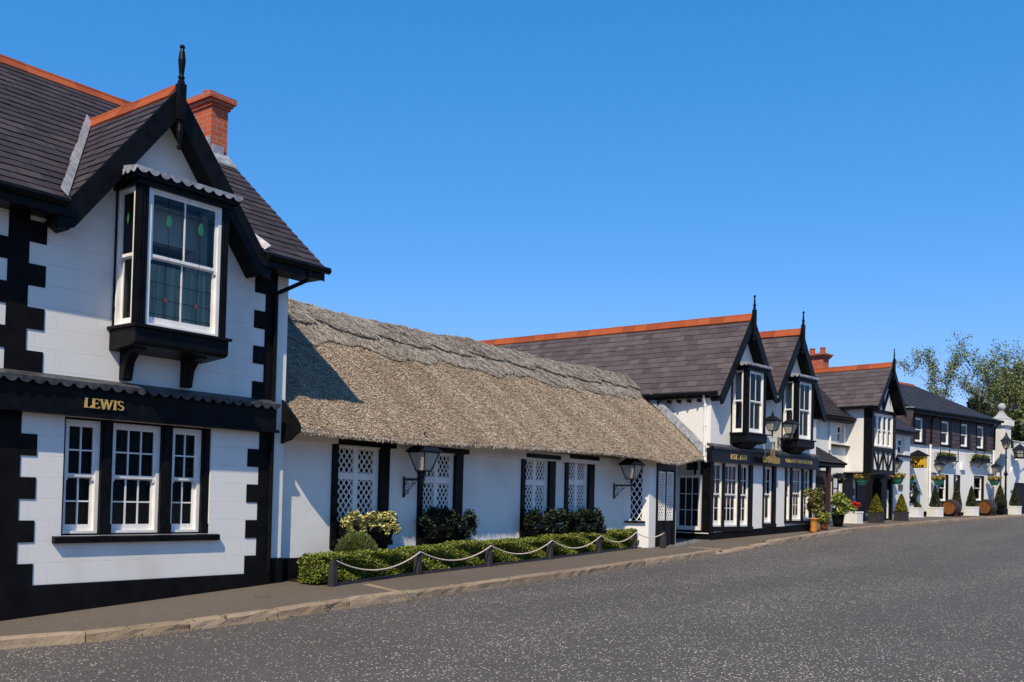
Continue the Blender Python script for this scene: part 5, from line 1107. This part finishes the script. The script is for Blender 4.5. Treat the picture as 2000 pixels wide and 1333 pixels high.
# ------------------------------------------------------------------ pots, tubs and clipped plants
def pot(name, x, y, prof, m_, label, cat='plant pot', n=16, rot=0, group=None):
    r = thing(name, (x, y, g(x)), rot, label, cat, group); MB().lathe(0, 0, prof, n).build('pot', m_, r, smooth=n > 8); return r
r = pot('flower_pot', 21.95, -1.22, [(.10, 0), (.115, .02), (.12, .10), (.105, .22), (.125, .36), (.145, .44), (.175, .46), (.175, .50), (.14, .50)], TERRA, 'orange glazed waisted pot holding a bushy bronze shrub', 'potted plant')
m = MB(); m.tube([(0, 0, .45), (.02, .02, .75), (.0, .04, 1.0)], .02, 6); m.tube([(0, 0, .5), (.12, .05, .9)], .013, 5); m.build('stem', BARK, r)
pts = np.vstack([blob(120, rng.uniform(-.05, .33), rng.uniform(-.15, .25), .72+rng.uniform(0, .72), .15, .15, .14, .2) for _ in range(26)]); leaves('foliage', pts, .065, BRONZE, r, .4)
r = pot('flower_pot', 23.55, -1.0, [(.11, 0), (.13, .2), (.17, .38), (.19, .40), (.19, .46), (.15, .46)], TERRA2, 'rough terracotta pot spilling pale green leaves, right of the orange pot', 'potted plant')
leaves('foliage', np.vstack([blob(110, rng.uniform(-.2, .25), rng.uniform(-.2, .2), .35+rng.uniform(0, .3), .13, .13, .12, .2) for _ in range(10)]), .06, LIME, r, .4)
r = pot('flower_pot', 26.3, -.55, [(.16, 0), (.20, .2), (.23, .40), (.25, .42), (.25, .46), (.2, .46)], BLACKM, 'dark tub with a large lime green shrub, left of the white box of red flowers', 'potted plant')
leaves('foliage', np.vstack([blob(130, rng.uniform(-.28, .36), rng.uniform(-.25, .25), .52+rng.uniform(0, .72), .16, .16, .15, .2) for _ in range(30)]), .085, LIME, r, .4)
def tub(x, y, w, h, m_, rim, label, rot, group):
    r = thing('planter_box', (x, y, g(x)), rot, label, 'planter', group); k = w/2
    b = MB(); b.box(-k, k, -k, k, .02, h); b.build('box', m_, r, bevel=.012); b = MB(); b.box(-k-.012, k+.012, -k-.012, k+.012, h-.07, h+.005); b.box(-k-.008, k+.008, -k-.008, k+.008, 0, .05); b.build('rim', m_, r)
    MB().box(-k+.04, k-.04, -k+.04, k-.04, h-.02, h+.012).build('soil', SOIL, r); return r
GRW, GRB = 'white square planters', 'black square planters'
r = tub(30.2, .15, .56, .50, WHITE, .05, 'white square planter of red flowers beside the dark passage', F3.a, GRW)
leaves('flowers', np.vstack([blob(70, rng.uniform(-.3, .15), rng.uniform(-.2, .2), .62+rng.uniform(0, .28), .12, .12, .10, .3) for _ in range(9)]), .07, FLOWR, r); leaves('foliage', np.vstack([blob(80, rng.uniform(-.3, .2), rng.uniform(-.2, .2), .58+rng.uniform(0, .2), .14, .14, .12, .2) for _ in range(10)]), .07, LIME, r)
def cone(r, h0, h1, rad, m_, n=2600, twist=False, sz=.05):
    t = rng.random(n)**1.3; a = rng.uniform(0, 6.283, n); z = h0+(h1-h0)*t
    rr = rad*(1-t)**.75*np.minimum(1, .55+t*6)*rng.uniform(.8, 1.05, n)
    if twist:
        ph = z*9.0; rr = rad*(.55+.45*(1-t))*rng.uniform(.3, 1, n)*.62; cx, cy = rad*.42*np.cos(ph)*(1-t*.5), rad*.42*np.sin(ph)*(1-t*.5)
    else: cx = cy = 0
    leaves('foliage', np.stack([rr*np.cos(a)+cx, rr*np.sin(a)+cy, z], 1), sz, m_, r, .6, .55)
    MB().lathe(0, 0, [(.03, h0-.12), (rad*.55, h0+.02), (rad*.5, h0+(h1-h0)*.35), (.02, h1-.1)] if not twist else [(.025, h0-.1), (.02, h1)], 8).build('trunk', mat('conifer_core', (.02, .02, .008), .9, .1), r)
for x, y, lb in ((31.8, -.28, 'black square planter with a golden cone conifer, left of the passage door'), (35.45, -.28, 'black square planter with a golden cone conifer, right of the passage')):
    r = tub(x, y, .50, .42, POSTM, .05, lb, F3.a, GRB); cone(r, .42, 1.22, .30, CONE, 2600)
for x, y, w_, lb, tw in ((41.6, .76, .60, 'white square planter with a spiral dark conifer, below the hotel sign', 1), (43.55, .28, .60, 'white square planter with a slim dark conifer, left of the left barrel', 0), (47.5, -.62, .58, 'white square planter with a slim dark conifer, between the two barrels', 0), (52.75, -1.82, .56, 'white square planter with a slim dark conifer before the archway', 0)):
    r = tub(x, y, w_, .50, WHITE, .05, lb, F4.a, GRW); cone(r, .50, 1.62, .30 if not tw else .30, FIR, 2600, twist=bool(tw), sz=.055)
r = pot('flower_pot', 51.1, -1.36, [(.19, 0), (.22, .3), (.27, .50), (.29, .51), (.29, .56), (.24, .56)], BLACKM, 'black round tub with a slim dark conifer, right of the right barrel', 'potted plant'); cone(r, .55, 1.72, .36, FIR, 2800, sz=.06)
r = pot('flower_pot', 46.85, -.02, [(.17, 0), (.22, .3), (.24, .40), (.2, .40)], BLACKM, 'slim dark conifer standing behind the left barrel', 'potted plant'); cone(r, .40, 1.95, .28, FIR, 2800, sz=.055)
# barrels on their sides
def barrel():
    r = thing('oak_barrel', (0, 0, 0)); n = 28; Ln = 1.05
    prof = [(.37+.085*math.sin(math.pi*t), Ln*(t-.5)) for t in np.linspace(0, 1, 11)]
    def rx(mb, pr, mi=0, nn=n):
        vs = [(xx, rr*math.cos(2*math.pi*k/nn), .455+rr*math.sin(2*math.pi*k/nn)) for rr, xx in pr for k in range(nn)]; fs = []
        for i in range(len(pr)-1): fs += [(i*nn+k, i*nn+(k+1) % nn, (i+1)*nn+(k+1) % nn, (i+1)*nn+k) for k in range(nn)]
        mb.add(vs, fs, mi)
    m = MB(); rx(m, prof); m.build('staves', WOODD, r, smooth=True)
    for t0, t1 in ((0, .06), (.16, .21), (.33, .38), (.62, .67), (.79, .84), (.94, 1.0)):
        m = MB(); f = lambda t: .37+.085*math.sin(math.pi*t)+.006; rx(m, [(f(t0)-.01, Ln*(t0-.5)), (f(t0), Ln*(t0-.5)), (f(t1), Ln*(t1-.5)), (f(t1)-.01, Ln*(t1-.5))]); m.build('hoop', HOOP, r)
    for s in (-1, 1):
        m = MB()
        for k in range(7):                                         # head boards
            y0, y1 = -.345+k*.0986, -.345+(k+1)*.0986-.004; h = lambda yy: math.sqrt(max(0, .346**2-yy*yy)); xx = s*(Ln/2-.035)
            m.loft([(xx, y0, .455-h(y0)), (xx, y1, .455-h(y1)), (xx, y1, .455+h(y1)), (xx, y0, .455+h(y0))], [(xx-s*.02, y0, .455-h(y0)), (xx-s*.02, y1, .455-h(y1)), (xx-s*.02, y1, .455+h(y1)), (xx-s*.02, y0, .455+h(y0))])
        m.build('barrel_head', WOOD, r)
    for xx in (-.3, .3):
        m = MB(); m.oz([(-.42, 0), (.42, 0), (.42, .10), (.30, .16), (.15, .07), (0, .03), (-.15, .07), (-.30, .16), (-.42, .10)], xx-.05, xx+.05); m.build('cradle', WOODD, r)
    return r
b0 = barrel(); b0.location = (45.2, -.14, g(45.2)); b0.rotation_euler = (0, 0, R(-4)); tag(b0, 'varnished oak barrel on its side in a cradle, left of the middle white planter', 'barrel', 'oak barrels on their sides')
b1 = copy_tree(b0); b1.location = (48.95, -1.12, g(48.95)); b1.rotation_euler = (0, 0, R(-6)); tag(b1, 'varnished oak barrel on its side in a cradle, left of the black round tub', 'barrel')
# yellow hanging hotel sign, square to the wall
hs = thing('hotel_sign', F4.w(2.42, -.62, 3.66), F4.a, 'yellow hanging HOTEL sign with a winged roundel under a small black roof', 'sign')
m = MB(); m.box(-.17, .17, -.42, .42, .0, .60); m.build('sign_box', YELLOW, hs, bevel=.01)
m = MB(); m.lathe(0, 0, [(.5*1.414*.98, .60), (.5*1.414, .62), (.04, .92), (.01, .93)], 4, rot=math.pi/4); ro = m.build('sign_roof', IRON, hs)
ro.data.transform(Matrix.Diagonal((.6, 1, 1, 1)))
Tl = (-.17, 0, 0, -1)    # the face that looks down the street: u runs towards the road
m = MB(Tl); pr = [(.15*math.cos(t), .37+.15*math.sin(t)) for t in np.linspace(0, 6.283, 25)]; pi_ = [(.115*math.cos(t), .37+.115*math.sin(t)) for t in np.linspace(0, 6.283, 25)]
for i in range(24): m.az([pr[i], pr[i+1], pi_[i+1], pi_[i]], -.02, -.001)
m.az([(-.05, .15), (.05, .15), (.08, .235), (-.08, .235)], -.021, -.001)
for s in (-1, 1): m.az([(s*.15, .26), (s*.23, .48), (s*.20, .49), (s*.13, .30)], -.02, -.001)
for cx in (-.045, .05):
    for s in (-1, 1): m.az([(cx+s*.05-.012, .31), (cx+s*.05+.012, .31), (cx+.012, .44), (cx-.012, .44)], -.02, -.001)
m.box(-.40, .40, -.02, -.001, .02, .14); m.build('emblem', BLACK, hs)
m = MB(Tl); lettering(m, 'HOTEL', -.36, .36, .035, .09, -.026, -.019); m.build('lettering', YELLOW, hs)
m = MB(); m.tube([(0, .62, 1.0), (0, -.05, 1.0)], .016, 6); m.tube([(0, .62, .55), (0, .05, 1.0)], .010, 5); m.tube([(0, -.02, .90), (0, -.02, 1.03)], .012, 5); m.lathe(0, -.06, [(.01, .97), (.035, 1.0), (.01, 1.03)], 6); m.build('sign_arm', PLASTIC, hs)
# balcony planters
def balc():
    r = thing('balcony_planter', (0, 0, 0)); m = MB()
    m.box(-.98, .98, -.38, -.02, -.05, .0); 
    for x in (-.95, .0, .95): m.box(x-.018, x+.018, -.38, -.345, -.05, .52); m.lathe(x, -.362, [(.03, .52), (.005, .62)], 6); m.bar((x, -.34, -.04), (x, -.02, -.32), .03, .03)
    for z in (.20, .36): m.box(-.95, .95, -.37, -.355, z-.012, z+.012)
    for x in (-.95, .95):
        m.box(x-.012, x+.012, -.36, -.02, .35, .374); m.box(x-.012, x+.012, -.20, -.18, 0, .36)
    for k in range(4):
        for s in (-1, 1): c = (-.72+k*.48, .28); m.tube([(c[0]+s*.10*math.cos(t), -.362, c[1]-.10+.11*math.sin(t)) for t in np.linspace(-1.2, 2.2, 8)], .008, 4)
    m.build('railing', IRON, r)
    m = MB(); m.box(-.82, .82, -.33, -.06, .0, .20); m.build('trough', BLACK, r)
    leaves('foliage', np.vstack([blob(110, a, -.2, .27+rng.uniform(-.03, .08), .14, .12, .11, .2) for a in np.linspace(-.75, .75, 10)]), .07, LIME, r)
    leaves('flowers', np.vstack([blob(30, a, -.22, .34+rng.uniform(-.06, .08), .12, .10, .08, .3) for a in np.linspace(-.7, .7, 8)]), .07, FLOWY, r); return r
bl = balc(); bl.location = F4.w(6.15, 0, 4.22); bl.rotation_euler = (0, 0, F4.a); tag(bl, 'black iron balcony planter of flowers, left one on the white wing', 'balcony planter', 'balcony planters on the wing')
b2 = copy_tree(bl); b2.location = F4.w(10.05, 0, 4.30); tag(b2, 'black iron balcony planter of flowers, nearest the gate pillar', 'balcony planter')
# street lamp
lx, ly = F4.w(12.75, -.35)[:2]
sl_ = thing('street_lamp', (lx, ly, g(lx)), F4.a, 'tall black street lamp with a tapered glass head before the gate pillar', 'street lamp')
m = MB(); m.lathe(0, 0, [(.14, 0), (.14, .3), (.10, .36), (.09, .8), (.06, .9), (.055, 2.2), (.07, 2.25), (.10, 2.32), (.10, 2.42), (.06, 2.50), (.045, 2.6), (.042, 3.28), (.08, 3.32), (.045, 3.40), (.04, 3.75), (.06, 3.82), (.09, 3.86)], 10); m.tube([(-.32, 0, 2.36), (.32, 0, 2.36)], .02, 6); m.build('post', IRON, sl_)
m = MB()
for s in ((-1, -1), (1, -1), (1, 1), (-1, 1)): m.bar((s[0]*.10, s[1]*.10, 3.86), (s[0]*.20, s[1]*.20, 4.30), .025, .025)
m.lathe(0, 0, [(.12, 3.85), (.12, 3.88)], 8); m.lathe(0, 0, [(.36, 4.30), (.34, 4.33), (.20, 4.42), (.10, 4.58), (.06, 4.66), (.07, 4.70), (.02, 4.78), (.005, 4.86)], 8); m.build('lamp_head', IRON, sl_)
m = MB(); m.loft([(-.09, -.09, 3.88), (.09, -.09, 3.88), (.09, .09, 3.88), (-.09, .09, 3.88)], [(-.185, -.185, 4.30), (.185, -.185, 4.30), (.185, .185, 4.30), (-.185, .185, 4.30)]); m.build('lamp_glass', MILK, sl_)
# lantern hung from the gate pillar
gl_ = thing('gate_lantern', F4.w(14.95, -.15, 4.75), F4.a, 'big black lantern hanging from a bracket on the gate pillar', 'lantern')
m = MB(); m.tube([(-.62, .2, .98), (.3, .0, .98)], .018, 6); m.box(-.62, -.58, .1, .3, .55, 1.0); m.tube([(-.6, .2, .62), (-.2, .1, .96)], .012, 5); m.tube([(0, .02, .98), (0, .0, .80)], .012, 5); m.build('bracket', IRON, gl_)
m = MB(); m.lathe(0, 0, [(.44, .48), (.44, .51), (.2, .70), (.08, .80), (.02, .84)], 6); m.lathe(0, 0, [(.30, -.04), (.32, .03), (.28, .05)], 6)
for k in range(6):
    a, a2 = k*math.pi/3, (k+1)*math.pi/3; m.bar((.28*math.cos(a), .28*math.sin(a), .04), (.38*math.cos(a), .38*math.sin(a), .5), .03, .03)
    for t in (.5,): rr = .28+.10*t; z = .04+.46*t; m.bar((rr*math.cos(a), rr*math.sin(a), z), (rr*math.cos(a2), rr*math.sin(a2), z), .02, .02)
    am = (a+a2)/2; c6 = math.cos(math.pi/6); m.bar((.28*c6*math.cos(am), .28*c6*math.sin(am), .04), (.38*c6*math.cos(am), .38*c6*math.sin(am), .5), .02, .02)
m.build('lamp_frame', IRON, gl_); MB().lathe(0, 0, [(.26, .04), (.36, .49)], 6).build('lamp_glass', MILK, gl_)
# small cover in the pavement, kerb weeds
m = MB(); m.lathe(-1.0, -1.14, [(.13, g(-1.0)-.03), (.13, g(-1.0)+.004), (.11, g(-1.0)+.007)], 18); o = m.build('water_cover', mat('worn_iron_cover', (.10, .085, .07), .6, .4)); tag(o, 'small round water cover set in the pavement', 'cover')
pts = []
for xx in (-3.72, -3.45, -2.9, -2.5, -1.92, -1.45, -.9, .0, .62, .7, 1.9, 3.4):
    k = 50 if xx in (-2.5, .62, -.9) else 20
    pts.append(np.stack([xx+rng.normal(0, .035, k), ky(xx)+.06+rng.normal(0, .05, k), g(xx)-.01+np.abs(rng.normal(0, .02, k))], 1))
    k = 12; pts.append(np.stack([xx+rng.normal(0, .05, k), ky(xx)-.03+rng.normal(0, .03, k), g(xx)-.11+np.abs(rng.normal(0, .02, k))], 1))
wd = leaves('weeds', np.vstack(pts), .022, WEED, None, .3, .4); wd['kind'] = 'stuff'

# ------------------------------------------------------------------ trees beyond the wing
def tree(loc, H, label, seed, spread=1.0, leaf_n=5200, ivy=.5, lean=0.):
    r = thing('tree', loc, 0, label, 'tree', 'trees beyond the wing'); rd = random.Random(seed); tips = []; m = MB()
    def grow(p, d, L, rad, lev):
        pts = [p]; q = p.copy(); dd = d.copy(); n = 5
        for i in range(n):
            dd = (dd+Vector((rd.uniform(-1, 1), rd.uniform(-1, 1), rd.uniform(-.3, .8)))*(.10+.05*lev)).normalized(); q = q+dd*(L/n); pts.append(q.copy())
        m.tube(pts, [rad*(1-.5*i/n) for i in range(n+1)], 6 if lev < 2 else 4)
        if lev >= 4: tips.extend(pts[1:]); return
        if lev == 3: tips.extend(pts[3:])
        for k in range(rd.choice((3, 4)) if lev else 5):
            i = rd.randint(2, n) if lev else rd.randint(2, n); b = pts[i]
            nd = (dd+Vector((rd.uniform(-1, 1)*spread, rd.uniform(-1, 1)*spread, rd.uniform(-.05, .75)))*.9).normalized()
            grow(b, nd, L*rd.uniform(.55, .74), rad*(1-.5*i/n)*.62, lev+1)
    grow(Vector((0, 0, 0)), Vector((lean, 0, 1)), H*.46, H*.020, 0)
    m.build('trunk', BARK, r)
    tp = np.array([tuple(t) for t in tips]); idx = rng.integers(0, len(tp), leaf_n); leaves('crown', tp[idx]+rng.normal(0, .20, (leaf_n, 3)), .105, TREEL, r, .3, .7)
    n = int(5200*ivy); t = rng.random(n); a = rng.uniform(0, 6.283, n); rr = (1.35-.7*t)*(.6+.5*np.sin(t*9+a*2)**2)*rng.uniform(.5, 1, n)
    if n: leaves('ivy', np.stack([rr*np.cos(a)+lean*t*H*.4, rr*np.sin(a), t*H*.60], 1), .26, IVY, r, .3, .75)
    return r
def at(px, depth, z=None):
    d = Fv+R2*((px-1000)/1913.3)-U2*((980-931.07)/1913.3); p = CAMP+d*depth; return (p.x, p.y, 1.3 if z is None else z)
tree(at(1903, 82), 16.0, 'thinly leaved tree with an ivy clad forked trunk, left of the gate pillar', 5, 1.05, 17000, 1.0)
tree(at(1946, 86), 14.2, 'thinly leaved tree with ivy up its trunk, behind the gate pillar', 9, 1.0, 15000, .8)
tree(at(1990, 84), 13.6, 'thinly leaved tree at the right edge of the view', 14, 1.1, 16000, .3)
for i, (px, dep, w_, h, mt, lb) in enumerate(((1925, 76, 2.0, 7.6, BUSHL, 'leafy green bush behind the wing roof, left of the pillar'), (1988, 74, 3.0, 9.0, BUSHL, 'tall green bush right of the gate pillar'), (1846, 88, 1.2, 8.9, IVY, 'dark evergreen tip showing over the wing roof'), (2010, 70, 2.2, 7.0, IVY, 'dark green shrub at the right edge behind the archway'))):
    r = thing('bush', at(px, dep), 0, lb, 'bush', 'bushes beyond the wing'); n = 7000
    pts = np.vstack([blob(n//14, rng.uniform(-.75, .75)*w_, rng.uniform(-.6, .6)*w_, h*rng.uniform(.35, .86), w_*.42, w_*.42, h*.13, .3) for _ in range(14)]+[blob(n//4, 0, 0, h*.4, w_*.8, w_*.8, h*.42, .7)])
    leaves('foliage', pts, .26, mt, r, .3, .75); MB().tube([(0, 0, 0), (.1, 0, h*.3), (0, .1, h*.6)], [.2, .15, .06], 6).build('trunk', BARK, r)

# ------------------------------------------------------------------ the other side of the road, seen in the window panes
TB = mat('grey_pebbledash', (.16, .15, .14), .8, .1, (.11, .10, .095), 2, 5)
for i, (x0, x1, h, lb) in enumerate(((-34, -6, 5.6, 'grey pebbledashed terrace across the road from the corner house'), (-5.6, 26, 5.2, 'grey pebbledashed terrace across the road from the cottage'), (26.4, 66, 5.8, 'grey pebbledashed terrace across the road from the hotel wing'))):
    r = thing('terrace', ((x0+x1)/2, -52, 0), 0, lb, 'houses', 'terraces across the road'); zb = g((x0+x1)/2)-.3; W2 = (x1-x0)/2
    MB().box(-W2, W2, -6, 0, zb, zb+h).build('wall', TB, r); m = MB(); m.oz([(.4, zb+h-.1), (-3, zb+h+2.6), (-6.4, zb+h-.1)], -W2-.2, W2+.2); m.build('roof', SLATED, r)
    for k in range(int(W2*2/3.2)):
        for z in (1.0, 3.5):
            f = MB(); a = -W2+1.0+k*3.2; f.box(a, a+1.1, .001, .06, zb+z, zb+z+1.3); fo = f.build('window', FRAME, r); MB().box(a+.08, a+1.02, .061, .066, zb+z+.08, zb+z+1.22).build('pane', ROOM, fo)
